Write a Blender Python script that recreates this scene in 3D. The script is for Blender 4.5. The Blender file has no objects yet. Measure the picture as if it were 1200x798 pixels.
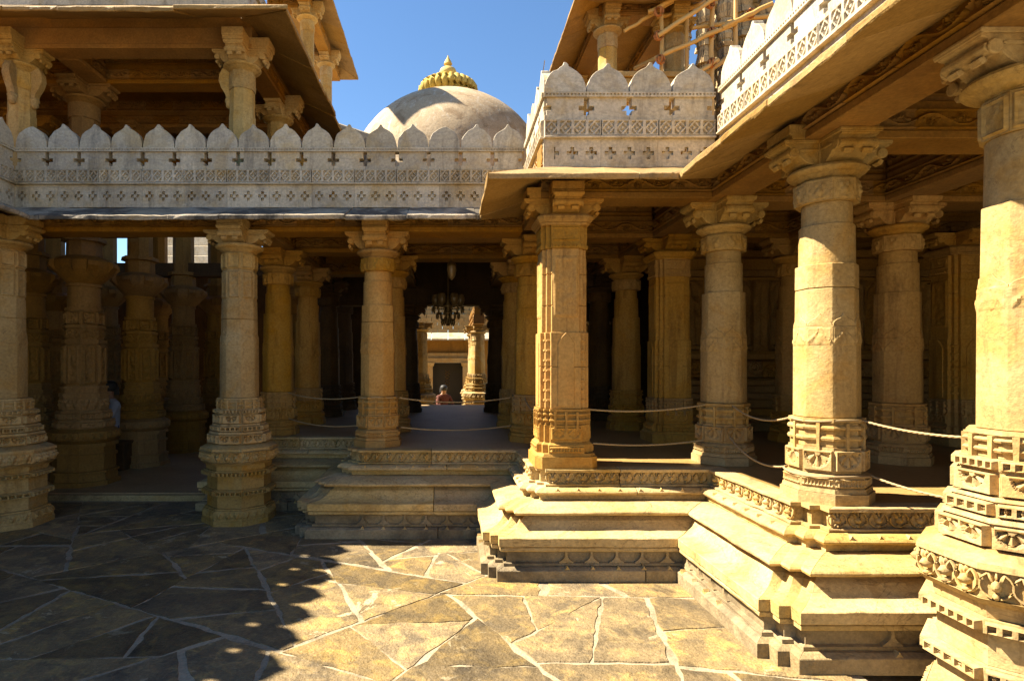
import bpy, bmesh, math, random
import numpy as np
from mathutils import Vector, Matrix

random.seed(11)
rng = np.random.default_rng(5)
PI = math.pi
SC = bpy.context.scene
COL = SC.collection

# ------------------------------------------------------------------ camera
cam_d = bpy.data.cameras.new('camera')
cam = bpy.data.objects.new('camera', cam_d)
COL.objects.link(cam)
cam.location = (0, 0, 1.65)
cam.rotation_euler = (math.radians(90), 0, 0)
cam_d.sensor_width = 36
cam_d.lens = 21.0
cam_d.shift_x = 0.0625
cam_d.shift_y = 0.0242
cam_d.clip_end = 600
SC.camera = cam

# ------------------------------------------------------------------ light
SUN_VEC = Vector((-1.0, 0.155, 1.12)).normalized()
world = bpy.data.worlds.new('World')
SC.world = world
world.use_nodes = True
wn = world.node_tree
bg = wn.nodes['Background']
sky = wn.nodes.new('ShaderNodeTexSky')
sky.sky_type = 'NISHITA'
sky.sun_disc = False
sky.sun_elevation = math.asin(SUN_VEC.z)
sky.sun_rotation = math.atan2(SUN_VEC.x, SUN_VEC.y) % (2 * PI)
sky.air_density = 1.0
sky.dust_density = 0.0
sky.ozone_density = 2.5
hsv = wn.nodes.new('ShaderNodeHueSaturation')
hsv.inputs['Saturation'].default_value = 1.12
wn.links.new(sky.outputs[0], hsv.inputs['Color'])
wn.links.new(hsv.outputs[0], bg.inputs[0])
bg.inputs[1].default_value = 0.05
sl = bpy.data.lights.new('sun', 'SUN')
sl.energy = 5.0
sl.angle = math.radians(0.5)
sl.color = (1.0, 0.87, 0.67)
so = bpy.data.objects.new('sun', sl)
COL.objects.link(so)
so.rotation_euler = SUN_VEC.to_track_quat('Z', 'Y').to_euler()
so.location = (-20, 5, 25)

SC.view_settings.view_transform = 'Standard'
SC.view_settings.look = 'None'
SC.view_settings.exposure = 2.1
SC.view_settings.gamma = 1.0
SC.cycles.use_denoising = True
SC.cycles.max_bounces = 6
SC.cycles.diffuse_bounces = 3
SC.cycles.glossy_bounces = 3
SC.cycles.caustics_reflective = False
SC.cycles.caustics_refractive = False

# ------------------------------------------------------------------ materials
def new_mat(name):
    m = bpy.data.materials.new(name)
    m.use_nodes = True
    nt = m.node_tree
    b = nt.nodes['Principled BSDF']
    return m, nt, b

def N(nt, t, **kw):
    n = nt.nodes.new(t)
    for k, v in kw.items():
        setattr(n, k, v)
    return n

def noise(nt, vec, scale, detail=5, rough=0.6, dist=0.0):
    n = N(nt, 'ShaderNodeTexNoise')
    n.inputs['Scale'].default_value = scale
    n.inputs['Detail'].default_value = detail
    n.inputs['Roughness'].default_value = rough
    n.inputs['Distortion'].default_value = dist
    nt.links.new(vec, n.inputs['Vector'])
    return n.outputs['Fac']

def ramp(nt, fac, stops, interp='LINEAR'):
    r = N(nt, 'ShaderNodeValToRGB')
    r.color_ramp.interpolation = interp
    el = r.color_ramp.elements
    while len(el) < len(stops):
        el.new(0.5)
    for e, (p, c) in zip(el, stops):
        e.position = p
        e.color = (c, c, c, 1) if isinstance(c, (int, float)) else (*c, 1)
    nt.links.new(fac, r.inputs['Fac'])
    return r.outputs['Color']

def mix(nt, fac, a, b, blend='MIX'):
    m = N(nt, 'ShaderNodeMix', data_type='RGBA', blend_type=blend)
    for sock, v in ((m.inputs[0], fac), (m.inputs[6], a), (m.inputs[7], b)):
        if isinstance(v, (int, float)):
            sock.default_value = v
        elif isinstance(v, tuple):
            sock.default_value = (*v, 1)
        else:
            nt.links.new(v, sock)
    return m.outputs[2]

def scaled(nt, vec, s):
    m = N(nt, 'ShaderNodeMapping')
    m.inputs['Scale'].default_value = s
    nt.links.new(vec, m.inputs['Vector'])
    return m.outputs[0]

def stone(name, c1, c2, stain, stain_lo=0.55, stain_hi=0.75, stain_amt=0.7, warm=None, warm_amt=0.5,
          vein=None, rough=0.75, bump=0.22, scale=1.0, var=0.18, streak=True, spec=0.3, cement=None, vamt=0.28, vw=0.042, det=5):
    m, nt, b = new_mat(name)
    pos = N(nt, 'ShaderNodeNewGeometry').outputs['Position']
    oi = N(nt, 'ShaderNodeObjectInfo')
    big = noise(nt, pos, 1.7 * scale, 4, 0.65, 0.4)
    col = mix(nt, ramp(nt, big, [(0.32, 0.0), (0.68, 1.0)]), c1, c2)
    if warm:
        w = noise(nt, pos, 3.1 * scale, 4, 0.6, 0.8)
        col = mix(nt, mix(nt, 1.0, ramp(nt, w, [(0.5, 0.0), (0.66, 1.0)]), (warm_amt,) * 3, 'MULTIPLY'), col, warm)
    if vein:
        vn = noise(nt, scaled(nt, pos, (1.2, 1.2, 3.2)), 1.3 * scale, 7, 0.62, 1.6)
        vr = ramp(nt, vn, [(0.5 - vw, 0.0), (0.5, 1.0), (0.5 + vw, 0.0)])
        col = mix(nt, mix(nt, 1.0, vr, (vamt,) * 3, 'MULTIPLY'), col, vein)
    sv = scaled(nt, pos, (5.0, 5.0, 0.8)) if streak else pos
    st = noise(nt, sv, 1.3 * scale, det, 0.7, 0.5)
    sm = ramp(nt, st, [(stain_lo, 0.0), (stain_hi, 1.0)])
    col = mix(nt, mix(nt, 1.0, sm, (stain_amt,) * 3, 'MULTIPLY'), col, stain)
    if cement:
        cn = noise(nt, pos, 2.3, 8, 0.72, 1.2)
        col = mix(nt, ramp(nt, cn, [(0.605, 0.0), (0.63, 0.85)]), col, cement)
    gr = noise(nt, pos, 42, 2, 0.7)
    col = mix(nt, 1.0, col, ramp(nt, gr, [(0.25, 0.74), (0.75, 1.20)]), 'MULTIPLY')
    rv = N(nt, 'ShaderNodeMapRange')
    rv.inputs['To Min'].default_value = 1 - var
    rv.inputs['To Max'].default_value = 1 + var * 0.6
    nt.links.new(oi.outputs['Random'], rv.inputs['Value'])
    hs = N(nt, 'ShaderNodeHueSaturation')
    m17 = N(nt, 'ShaderNodeMath', operation='MULTIPLY'); m17.inputs[1].default_value = 17.3
    nt.links.new(oi.outputs['Random'], m17.inputs[0])
    fr = N(nt, 'ShaderNodeMath', operation='FRACT'); nt.links.new(m17.outputs[0], fr.inputs[0])
    sv_ = N(nt, 'ShaderNodeMapRange'); sv_.inputs['To Min'].default_value = 0.94; sv_.inputs['To Max'].default_value = 1.14
    nt.links.new(fr.outputs[0], sv_.inputs['Value']); nt.links.new(sv_.outputs[0], hs.inputs['Saturation'])
    nt.links.new(col, hs.inputs['Color'])
    nt.links.new(rv.outputs[0], hs.inputs['Value'])
    nt.links.new(hs.outputs[0], b.inputs['Base Color'])
    b.inputs['Roughness'].default_value = rough
    b.inputs['Specular IOR Level'].default_value = spec
    n1 = noise(nt, pos, 11, 4, 0.7)
    n2 = noise(nt, pos, 70, 1, 0.6)
    ad = N(nt, 'ShaderNodeMath', operation='MULTIPLY_ADD')
    nt.links.new(n2, ad.inputs[0]); ad.inputs[1].default_value = 0.25
    nt.links.new(n1, ad.inputs[2])
    bp = N(nt, 'ShaderNodeBump')
    bp.inputs['Strength'].default_value = bump
    bp.inputs['Distance'].default_value = 0.02
    nt.links.new(ad.outputs[0], bp.inputs['Height'])
    nt.links.new(bp.outputs[0], b.inputs['Normal'])
    return m

def plain(name, c, rough=0.7, metal=0.0, var=0.25, sc=20):
    m, nt, b = new_mat(name)
    pos = N(nt, 'ShaderNodeNewGeometry').outputs['Position']
    f = noise(nt, pos, sc, 5)
    lo = tuple(x * (1 - var) for x in c)
    hi = tuple(min(1, x * (1 + var)) for x in c)
    nt.links.new(mix(nt, f, lo, hi), b.inputs['Base Color'])
    b.inputs['Roughness'].default_value = rough
    b.inputs['Metallic'].default_value = metal
    return m

M = {}
M['column'] = stone('column_stone', (0.35, 0.19, 0.045), (0.43, 0.26, 0.08), (0.12, 0.055, 0.014), 0.54, 0.70, 0.65,
                    warm=(0.40, 0.20, 0.045), warm_amt=0.6)
M['pale'] = stone('pale_column_stone', (0.36, 0.24, 0.09), (0.44, 0.325, 0.155), (0.15, 0.085, 0.03), 0.54, 0.70, 0.6,
                  warm=(0.40, 0.22, 0.05), warm_amt=0.6, vein=(0.12, 0.07, 0.03), vamt=.5, vw=.007, det=7, bump=.3)
M['marble'] = stone('parapet_marble', (0.44, 0.375, 0.27), (0.53, 0.465, 0.355), (0.09, 0.07, 0.05), 0.53, 0.72, 0.6,
                    warm=(0.40, 0.29, 0.14), warm_amt=0.6, vein=(0.18, 0.18, 0.19), rough=0.6, bump=0.2)
M['plinth'] = stone('plinth_stone', (0.41, 0.285, 0.115), (0.50, 0.38, 0.19), (0.075, 0.05, 0.025), 0.53, 0.68, 0.7,
                    warm=(0.40, 0.245, 0.075), warm_amt=0.55, streak=False, vein=(0.10, 0.065, 0.03), vamt=.6, vw=.010, det=8, bump=.32)
M['footing'] = stone('footing_stone', (0.27, 0.205, 0.115), (0.36, 0.28, 0.16), (0.05, 0.04, 0.028), 0.42, 0.66, 0.85,
                     streak=False, bump=0.6)
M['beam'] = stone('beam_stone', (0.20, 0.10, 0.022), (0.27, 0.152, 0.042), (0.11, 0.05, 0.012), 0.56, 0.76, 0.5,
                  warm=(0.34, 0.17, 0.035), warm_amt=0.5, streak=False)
M['dark'] = stone('shade_dark_stone', (0.06, 0.032, 0.010), (0.10, 0.056, 0.019), (0.02, 0.012, 0.006), 0.52, 0.74, 0.6, bump=0.6)  # near-black base colour puts the deep interior's shade into the stone
M['eave'] = stone('eave_stone', (0.30, 0.255, 0.19), (0.42, 0.35, 0.25), (0.04, 0.035, 0.03), 0.47, 0.58, 0.88,
                  streak=False, bump=0.5, scale=1.3)
M['eave_warm'] = stone('warm_eave_stone', (0.24, 0.145, 0.048), (0.33, 0.215, 0.085), (0.06, 0.036, 0.016), 0.56, 0.72, 0.7,
                       streak=False, bump=0.5, scale=1.2)
M['floor'] = stone('polished_floor', (0.25, 0.16, 0.065), (0.32, 0.215, 0.10), (0.10, 0.06, 0.025), 0.55, 0.75, 0.4,
                   rough=0.55, bump=0.12, streak=False, spec=0.4)
M['plaster'] = stone('dome_plaster', (0.43, 0.315, 0.185), (0.51, 0.40, 0.26), (0.63, 0.56, 0.45), 0.54, 0.68, 0.8,
                     warm=(0.27, 0.175, 0.09), warm_amt=0.75, bump=0.3, rough=0.85)
M['gilt'] = stone('yellow_finial_stone', (0.50, 0.35, 0.08), (0.58, 0.44, 0.14), (0.30, 0.18, 0.03), 0.6, 0.75, 0.5)
M['mortar'] = stone('mortar', (0.29, 0.235, 0.15), (0.37, 0.31, 0.205), (0.12, 0.09, 0.05), 0.50, 0.68, 0.75, streak=False,
                    bump=0.6, scale=2.4)
M['paving'] = stone('paving_stone', (0.10, 0.079, 0.05), (0.225, 0.165, 0.083), (0.028, 0.023, 0.018), 0.54, 0.66, 0.65,
                    warm=(0.34, 0.24, 0.095), warm_amt=0.75, streak=False, rough=0.6, bump=0.9, scale=1.9, var=0.42, det=9, vein=(0.30, 0.22, 0.11), vamt=.45, vw=.014, cement=(0.36, 0.30, 0.19))
M['hall'] = stone('shaded_hall_stone', (0.23, 0.125, 0.034), (0.30, 0.172, 0.054), (0.07, 0.04, 0.014), 0.52, 0.74, 0.6, bump=0.5)  # stone darkened so its colour carries the dim shade of hall and inner walls
M['tower'] = stone('weathered_tower_stone', (0.34, 0.245, 0.13), (0.44, 0.34, 0.20), (0.05, 0.042, 0.032), 0.47, 0.62, 0.85)
M['rope'] = plain('rope_fibre', (0.34, 0.25, 0.13), 0.9, sc=120)
M['bamboo'] = plain('bamboo', (0.50, 0.31, 0.09), 0.55, sc=9)
M['lash'] = plain('rope_lashing', (0.36, 0.14, 0.04), 0.9, sc=60)
M['brass'] = plain('dull_brass', (0.20, 0.13, 0.05), 0.45, 0.7)
M['glass'] = plain('dusty_glass', (0.16, 0.11, 0.05), 0.3)
M['door'] = plain('dark_door', (0.012, 0.010, 0.009), 0.6)
M['hair'] = plain('black_hair', (0.01, 0.01, 0.01), 0.6)
M['skin'] = plain('skin', (0.30, 0.16, 0.09), 0.6)
M['shirt'] = plain('pale_shirt', (0.30, 0.33, 0.40), 0.9)
M['jeans'] = plain('blue_trousers', (0.04, 0.06, 0.14), 0.9)
M['red'] = plain('red_shirt', (0.09, 0.025, 0.015), 0.9)
M['wire'] = plain('thin_wire', (0.35, 0.33, 0.30), 0.5, 0.5)

# ------------------------------------------------------------------ mesh helpers
class MB:
    def __init__(self):
        self.V = []; self.F = []; self.n = 0
    def add(self, vs, fs):
        o = self.n
        self.V.extend([tuple(v) for v in vs])
        self.F.extend([tuple(i + o for i in f) for f in fs])
        self.n += len(vs)
    def loft(self, rings, cap=True, closed=True):
        k = len(rings[0]); vs = []; fs = []
        for r in rings: vs.extend(r)
        for a in range(len(rings) - 1):
            for i in range(k if closed else k - 1):
                j = (i + 1) % k
                fs.append((a * k + i, a * k + j, (a + 1) * k + j, (a + 1) * k + i))
        if cap:
            fs.append(tuple(range(k - 1, -1, -1)))
            fs.append(tuple((len(rings) - 1) * k + i for i in range(k)))
        self.add(vs, fs)
    def box(self, x0, x1, y0, y1, z0, z1):
        self.loft([[(x0, y0, z), (x1, y0, z), (x1, y1, z), (x0, y1, z)] for z in (z0, z1)])
    def frust(self, shape, r0, z0, r1, z1, cx=0, cy=0):
        p = SHAPES[shape]
        self.loft([[(cx + x * r, cy + y * r, z) for x, y in p] for r, z in ((r0, z0), (r1, z1))])
    def stack(self, lst, cx=0, cy=0):
        for s in lst: self.frust(*s, cx=cx, cy=cy)
    def drum(self, shape, r0, z0, r1, z1, cuts=()):
        zs = [z0] + [z0 + (z1 - z0) * c for c in cuts] + [z1]
        for k in range(len(zs) - 1):
            a, b = zs[k] + (.0022 if k else 0), zs[k + 1] - (.0022 if k < len(zs) - 2 else 0)
            f = lambda z: r0 + (r1 - r0) * (z - z0) / (z1 - z0)
            q = 1 + random.uniform(-.008, .008)
            self.frust(shape, f(a) * q, a, f(b) * q, b)
            if k: self.frust(shape, f(a) - .012, a - .006, f(a) - .012, a + .002)
    def lathe(self, prof, n=24, cx=0, cy=0, cap=True):
        self.loft([[(cx + r * math.cos(2 * PI * i / n), cy + r * math.sin(2 * PI * i / n), z) for i in range(n)]
                   for r, z in prof], cap=cap)
    def extrude(self, poly, origin, u, v, w, d0, d1):
        """2-D polygon in (u, v) pushed along w from d0 to d1"""
        o, u, v, w = Vector(origin), Vector(u), Vector(v), Vector(w)
        self.loft([[tuple(o + u * a + v * b + w * d) for a, b in poly] for d in (d0, d1)])
    def tube(self, pts, r, n=6, cap=True):
        pts = [Vector(p) for p in pts]
        rings = []
        for i, p in enumerate(pts):
            t = (pts[min(i + 1, len(pts) - 1)] - pts[max(i - 1, 0)]).normalized()
            ref = Vector((0, 0, 1)) if abs(t.z) < 0.9 else Vector((1, 0, 0))
            a = t.cross(ref).normalized(); b = t.cross(a)
            rr = r[i] if isinstance(r, (list, tuple)) else r
            rings.append([tuple(p + (a * math.cos(2 * PI * k / n) + b * math.sin(2 * PI * k / n)) * rr) for k in range(n)])
        self.loft(rings, cap)
    def relief(self, fn, origin, u, v, w, W, H, nu, nv, amp, base=0.0):
        U, V = np.meshgrid(np.linspace(0, 1, nu + 1), np.linspace(0, 1, nv + 1))
        h = fn(U, V, W / H) * amp
        h = h - h.min() + 0.002 + base      # the deepest carving stays just proud of the block behind it
        h[0, :] = h[-1, :] = h[:, 0] = h[:, -1] = -0.004
        o, u, v, w = (np.array(x, float) for x in (origin, u, v, w))
        P = (o + U[..., None] * W * u + V[..., None] * H * v + h[..., None] * w).reshape(-1, 3)
        fs = []
        for j in range(nv):
            for i in range(nu):
                a = j * (nu + 1) + i
                fs.append((a, a + 1, a + nu + 2, a + nu + 1))
        self.add(P.tolist(), fs)
    def mesh(self, name, mat, bevel=0.0, smooth=None, recalc=True):
        me = bpy.data.meshes.new(name)
        me.from_pydata(self.V, [], self.F)
        if recalc or bevel:
            bm = bmesh.new(); bm.from_mesh(me)
            bmesh.ops.recalc_face_normals(bm, faces=bm.faces)
            if bevel:
                ed = [e for e in bm.edges if len(e.link_faces) == 2 and e.calc_face_angle(0) > 0.6]
                bmesh.ops.bevel(bm, geom=ed, offset=bevel, segments=1, affect='EDGES', clamp_overlap=True)
            bm.to_mesh(me); bm.free()
        me.materials.append(mat if not isinstance(mat, str) else M[mat])
        if smooth:
            me.shade_smooth()
            me.set_sharp_from_angle(angle=math.radians(smooth))
        me.update()
        return me

def poly_oct():
    t = math.tan(PI / 8)
    return [(1, -t), (1, t), (t, 1), (-t, 1), (-1, t), (-1, -t), (-t, -1), (t, -1)]
def poly_ring(n):
    return [(math.cos(2 * PI * (i + .5) / n), math.sin(2 * PI * (i + .5) / n)) for i in range(n)]
def poly_rd(a=0.62, b=0.82):
    q = [(1, -a), (1, a), (b, a), (b, b), (a, b)]
    out = []
    for k in range(4):
        c, s = round(math.cos(k * PI / 2)), round(math.sin(k * PI / 2))
        for x, y in q[1:] + [(a, 1)]:
            out.append((x * c - y * s, x * s + y * c))
    return out
SHAPES = {'sq': [(1, -1), (1, 1), (-1, 1), (-1, -1)], 'oct': poly_oct(), 'c16': poly_ring(16), 'c24': poly_ring(24),
          'rd': poly_rd(), 'rd2': poly_rd(0.5, 0.78), 'ch': [(1, -.8), (1, .8), (.8, 1), (-.8, 1), (-1, .8), (-1, -.8), (-.8, -1), (.8, -1)]}

def link(name, me, parent=None, loc=(0, 0, 0), rz=0.0, scale=None):
    o = bpy.data.objects.new(name, me)
    COL.objects.link(o)
    o.parent = parent
    o.location = loc
    if rz: o.rotation_euler = (0, 0, rz)
    if scale: o.scale = scale
    return o
def tag(o, label=None, cat=None, group=None, kind=None):
    if label: o['label'] = label
    if cat: o['category'] = cat
    if group: o['group'] = group
    if kind: o['kind'] = kind
    return o
def thing(name, label, cat, loc=(0, 0, 0), rz=0.0, group=None):
    return tag(link(name, None, None, loc, rz), label, cat, group)

# ------------------------------------------------------------------ carved relief patterns (u, v in 0..1, a = width/height)
def G(d, s): return np.exp(-(d / s) ** 2)
def f_scroll(U, V, a):
    x = U * a
    yc = 0.5 + 0.27 * np.sin(2 * PI * U)
    h = 0.9 * G(V - yc, 0.075)
    for cu, cy, sg in ((0.25, 0.36, 1), (0.75, 0.64, -1)):
        dx, dy = x - cu * a, V - cy
        r = np.hypot(dx, dy); th = np.arctan2(dy, dx)
        sp = (r - 0.055 * (th * sg + PI) / PI * 1.0)
        h = np.maximum(h, 0.85 * (r < 0.33) * (0.5 + 0.5 * np.cos(sp * 2 * PI / 0.115)) * G(r, 0.34))
        h = np.maximum(h, G(r, 0.07))
        for q in (-0.26, 0.26):
            h = np.maximum(h, 0.7 * G(np.hypot((x - (cu + q * 0.5) * a) * 0.8, V - (1 - cy) - 0.14 * np.sign(0.5 - cy) * -1), 0.09))
    h = np.maximum(h, 1.0 * (V > 0.93)); h = np.maximum(h, 1.0 * (V < 0.07))
    return h
def f_shell(U, V, a):
    n = max(1, round(a / 1.05))
    u = (U * n) % 1.0
    dx, dy = (u - .5) * a / n, V - 0.93
    r = np.hypot(dx, dy); th = np.arctan2(-dy, dx)
    pet = (0.35 + 0.65 * np.abs(np.cos(th * 4.5))) * ((r > 0.2) & (r < 0.46)) * (0.5 + 0.5 * np.sin((r - .2) / .26 * PI))
    h = np.maximum(pet, 0.9 * (r < 0.15))
    h = np.maximum(h, 0.6 * G(r - 0.55, 0.035))
    h = np.maximum(h, 0.8 * G(np.hypot(np.minimum(u, 1 - u) * a / n, V - 0.35), 0.13))
    return np.maximum(h, 1.0 * (V < 0.09))
def f_rosette(n):
    def f(U, V, a):
        u = (U * n) % 1.0
        dx, dy = (u - .5) * a / n, V - 0.9
        R = min(0.72, 0.46 * a / n)
        r = np.hypot(dx, dy * R / 0.75 * 1.0) / R; th = np.arctan2(-dy, dx)
        inside = (r < 1.0) & (V < 0.9)
        pet = (0.1 + 0.75 * np.abs(np.cos(th * 4.0)) ** 1.5) * (r > 0.3) * (r < 0.88) + 0.9 * (r <= 0.26)
        return np.where(inside, np.where(r > 0.9, 0.75, pet) - 0.75, 0.25)
    return f
def f_pierce(n):
    def f(U, V, a):
        u = (U * n) % 1.0
        hole = (np.abs(u - .5) < 0.33) & (np.abs(V - .5) < 0.30)
        dx, dy = (u - .5) / .33, (V - .5) / .30
        r = np.hypot(dx, dy); th = np.arctan2(dy, dx)
        star = (r < 0.45 + 0.45 * np.abs(np.cos(2 * th)) ** 2) & (r > .0)
        return np.where(hole, np.where(star, np.where(r < .25, .05, -.25), -1.0), 0.15)
    return f
def f_lotus(n):
    def f(U, V, a):
        u = (U * n) % 1.0
        dx = (u - .5) * a / n
        h = G(np.hypot(dx, (V - .42) * 0.9), 0.20) * 1.2
        for q in (-1, 1):
            h = np.maximum(h, 0.9 * G(np.hypot(dx - q * .17, (V - .70) * .7), 0.09))
            h = np.maximum(h, 0.5 * G(np.hypot(dx - q * a / n * .5, V - .35), 0.11))
        h = np.maximum(h, 0.8 * G(np.hypot(dx, V - .13), 0.09))
        h = np.maximum(h, 0.4 * G(np.abs(np.hypot(dx, V - .4) - .38), 0.04))
        return np.maximum(h, 0.9 * (V > .93)) - 0.2
    return f
def f_dentil(n):
    def f(U, V, a):
        u = (U * n) % 1.0
        return np.where((np.abs(u - .5) < .28) & (np.abs(V - .5) < .3), -1.0, 0.1)
    return f
def f_arch(U, V, a):
    x = (U - .5) * 2
    edge = 0.55 - 0.5 * np.abs(x) ** 1.4 + 0.35 * np.exp(-(x / .18) ** 2)
    h = G(V - edge - .12, 0.05) + 0.5 * G(V - edge, 0.04)
    r = np.hypot(x * .7 * a, (V - .35)); th = np.arctan2(V - .35, x)
    return h + 0.5 * (r < .26) * np.abs(np.cos(th * 4))
def f_panel(seed):
    rr = np.random.default_rng(seed)
    pts = rr.uniform(0, 1, (40, 3))
    def f(U, V, a):
        x = U * a
        h = np.zeros_like(U)
        for k, (p, q, s) in enumerate(pts):
            h = np.maximum(h, (0.4 + 0.6 * s) * G(np.hypot(x - p * a, (V - q)), 0.03 + 0.04 * s))
        fr = np.minimum(np.minimum(U, 1 - U) * a, np.minimum(V, 1 - V))
        return np.maximum(h, 1.0 * G(fr - 0.06, 0.03))
    return f
def f_figure(U, V, a):
    x = (U - .5) * a
    def cap(x0, y0, x1, y1, w):
        dx, dy = x1 - x0, y1 - y0
        t = np.clip(((x - x0) * dx + (V - y0) * dy) / (dx * dx + dy * dy), 0, 1)
        d = np.hypot(x - x0 - t * dx, V - y0 - t * dy)
        return np.sqrt(np.clip(1 - (d / w) ** 2, 0, 1))
    h = 0 * x
    for c in ((0, .80, 0, .84, .055), (.01, .52, 0, .70, .085), (-.04, .12, -.02, .5, .05), (.06, .12, .03, .5, .05),
              (.07, .68, .14, .52, .03), (.14, .52, .11, .75, .025), (-.07, .68, -.13, .5, .03), (0, .88, 0, .92, .03)):
        h = np.maximum(h, cap(*c))
    for q in (-1, 1):
        h = np.maximum(h, 0.8 * G(np.abs(x) - .21, .02))
    e = np.hypot(x, (V - .78)) - .2
    h = np.maximum(h, 0.5 * G(e, .025) * (V > .74))
    return np.maximum(h, (V < .09) * 1.0)

def facet_relief(mb, fn, r, z0, z1, amp, nu=18, nv=10, shape='oct', margin=0.004, facets=None, base=0.0):
    if shape == 'oct':
        n, half = 8, r * math.tan(PI / 8)
    else:
        n, half = 4, r * 0.62
    W = 2 * half - 2 * margin
    for k in range(n):
        if facets is not None and k not in facets: continue
        a = 2 * PI * k / n
        w = (math.cos(a), math.sin(a), 0); u = (-math.sin(a), math.cos(a), 0)
        o = (w[0] * r - u[0] * W / 2, w[1] * r - u[1] * W / 2, z0)
        mb.relief(fn, o, u, (0, 0, 1), w, W, z1 - z0, nu, nv, amp, base)

# ------------------------------------------------------------------ sweeps along a plan line (outside lies to the right of travel)
def segs(poly):
    out = []
    T = []
    for a, b in zip(poly[:-1], poly[1:]):
        d = Vector((b[0] - a[0], b[1] - a[1])); L = d.length; t = d / L
        T.append((Vector(a), t, Vector((t.y, -t.x)), L))
    for i, (P, t, n, L) in enumerate(T):
        k0 = k1 = 0.0
        if i > 0:
            n0 = T[i - 1][2]; m = (n0 + n) / (1 + n0.dot(n)); k0 = m.dot(t)
        if i < len(T) - 1:
            n2 = T[i + 1][2]; m = (n2 + n) / (1 + n2.dot(n)); k1 = m.dot(t)
        out.append((P, t, n, L, k0, k1))
    return out
def sweep_piece(mb, P, t, n, s0, k0, s1, k1, prof, dz=0.0, tilt=0.0, rough=0.0):
    rings = []
    m = max(1, int(round(abs(s1 - s0) / 0.07))) if rough else 1
    omax = max(o for o, z in prof); omin = min(o for o, z in prof)
    wob = [(0.0, 0.0)] * len(prof)
    for j in range(m + 1):
        f = j / m
        s_, k = s0 + f * (s1 - s0), k0 + f * (k1 - k0)
        r = []
        if rough:
            wob = [(.55 * a + random.gauss(0, rough), .55 * b + random.gauss(0, rough * .7)) for a, b in wob]
            if j in (0, m): wob = [(0.0, 0.0)] * len(prof)
            if random.random() < .10:
                c = random.randrange(len(prof))
                wob[c] = (-random.uniform(.4, 2.2) * rough * 3, random.uniform(-1, 1) * rough * 2)
        for i, (o, z) in enumerate(prof):
            oo, zz = o, z
            if rough and o > omin + .02:
                oo += wob[i][0]; zz += wob[i][1] if z > .02 else 0
            q = P + t * (s_ + k * o) + n * oo
            r.append((q.x, q.y, zz + dz + tilt * o))
        rings.append(r)
    mb.loft(rings)
def sweep(poly, prof, name, mat, parent, piece=1.0, gap=0.0025, bevel=0.004, jz=0.0, smooth=None, only=None, short=0.25, jo=0.0, jt=0.0, rough=0.0):
    S = segs(poly); i = 0
    while i < len(S):
        if only is not None and i not in only:
            i += 1; continue
        P, t, n, L, k0, k1 = S[i]
        if L < short:
            mb = MB()
            while i < len(S) and S[i][3] < short and (only is None or i in only):
                P, t, n, L, k0, k1 = S[i]
                sweep_piece(mb, P, t, n, 0, k0, L, k1, prof); i += 1
            link(name, mb.mesh(name, mat, 0.0, smooth), parent)
            continue
        m = max(1, round(L / piece))
        cuts = [0] + [L * (j + random.uniform(-.12, .12)) / m for j in range(1, m)] + [L]
        for j in range(m):
            mb = MB()
            d = random.uniform(-jo, jo)
            pr = [(o + d, z) for o, z in prof]
            sweep_piece(mb, P, t, n, cuts[j] + (gap / 2 if j else 0), k0 if j == 0 else 0,
                        cuts[j + 1] - (gap / 2 if j < m - 1 else 0), k1 if j == m - 1 else 0, pr,
                        random.uniform(-jz, jz), random.uniform(-jt, jt), rough)
            link(name, mb.mesh(name, mat, bevel, smooth), parent)
        i += 1
def along(poly, spacing, only=None, margin=0.0, short=0.25):
    """positions along the long segments: (seg index, point, t, n)"""
    out = []
    for i, (P, t, n, L, k0, k1) in enumerate(segs(poly)):
        if L < short or (only is not None and i not in only): continue
        m = max(1, round((L - 2 * margin) / spacing))
        for j in range(m):
            s = margin + (L - 2 * margin) * (j + .5) / m
            out.append((i, P + t * s, t, n))
    return out
def ang(n):  # rotation that turns local -Y into n
    return math.atan2(n.y, n.x) + PI / 2

# ================================================================== GROUND
mb = MB(); mb.box(-150, 150, -150, 150, -0.9, -0.08)
tag(link('ground', mb.mesh('ground', 'mortar')), kind='structure')
mb = MB(); mb.box(-9, 2.2, -3.0, 7.3, -0.2, -0.0015)
court = tag(link('courtyard_paving', mb.mesh('courtyard_paving', 'mortar')), kind='structure')

def clip(poly, px, py, nx, ny):
    out = []
    for i in range(len(poly)):
        a, b = poly[i], poly[(i + 1) % len(poly)]
        da = (a[0] - px) * nx + (a[1] - py) * ny
        db = (b[0] - px) * nx + (b[1] - py) * ny
        if da <= 0: out.append(a)
        if (da < 0) != (db < 0) and da != db:
            f = da / (da - db)
            out.append((a[0] + f * (b[0] - a[0]), a[1] + f * (b[1] - a[1])))
    return out
def inset(poly, d):
    cx = sum(p[0] for p in poly) / len(poly); cy = sum(p[1] for p in poly) / len(poly)
    out = poly
    for i in range(len(poly)):
        a, b = poly[i], poly[(i + 1) % len(poly)]
        nx, ny = b[1] - a[1], a[0] - b[0]
        L = math.hypot(nx, ny)
        if L < 1e-6: continue
        nx /= L; ny /= L
        if (cx - a[0]) * nx + (cy - a[1]) * ny > 0: nx, ny = -nx, -ny
        dd = d * random.choice((0.4, 0.5, 0.7, 1.0, 1.5, 2.6))
        out = clip(out, a[0] - nx * dd, a[1] - ny * dd, nx, ny)
        if len(out) < 3: return []
    return out
def area_of(poly):
    return 0.5 * abs(sum(a[0] * b[1] - b[0] * a[1] for a, b in zip(poly, poly[1:] + poly[:1])))
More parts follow.
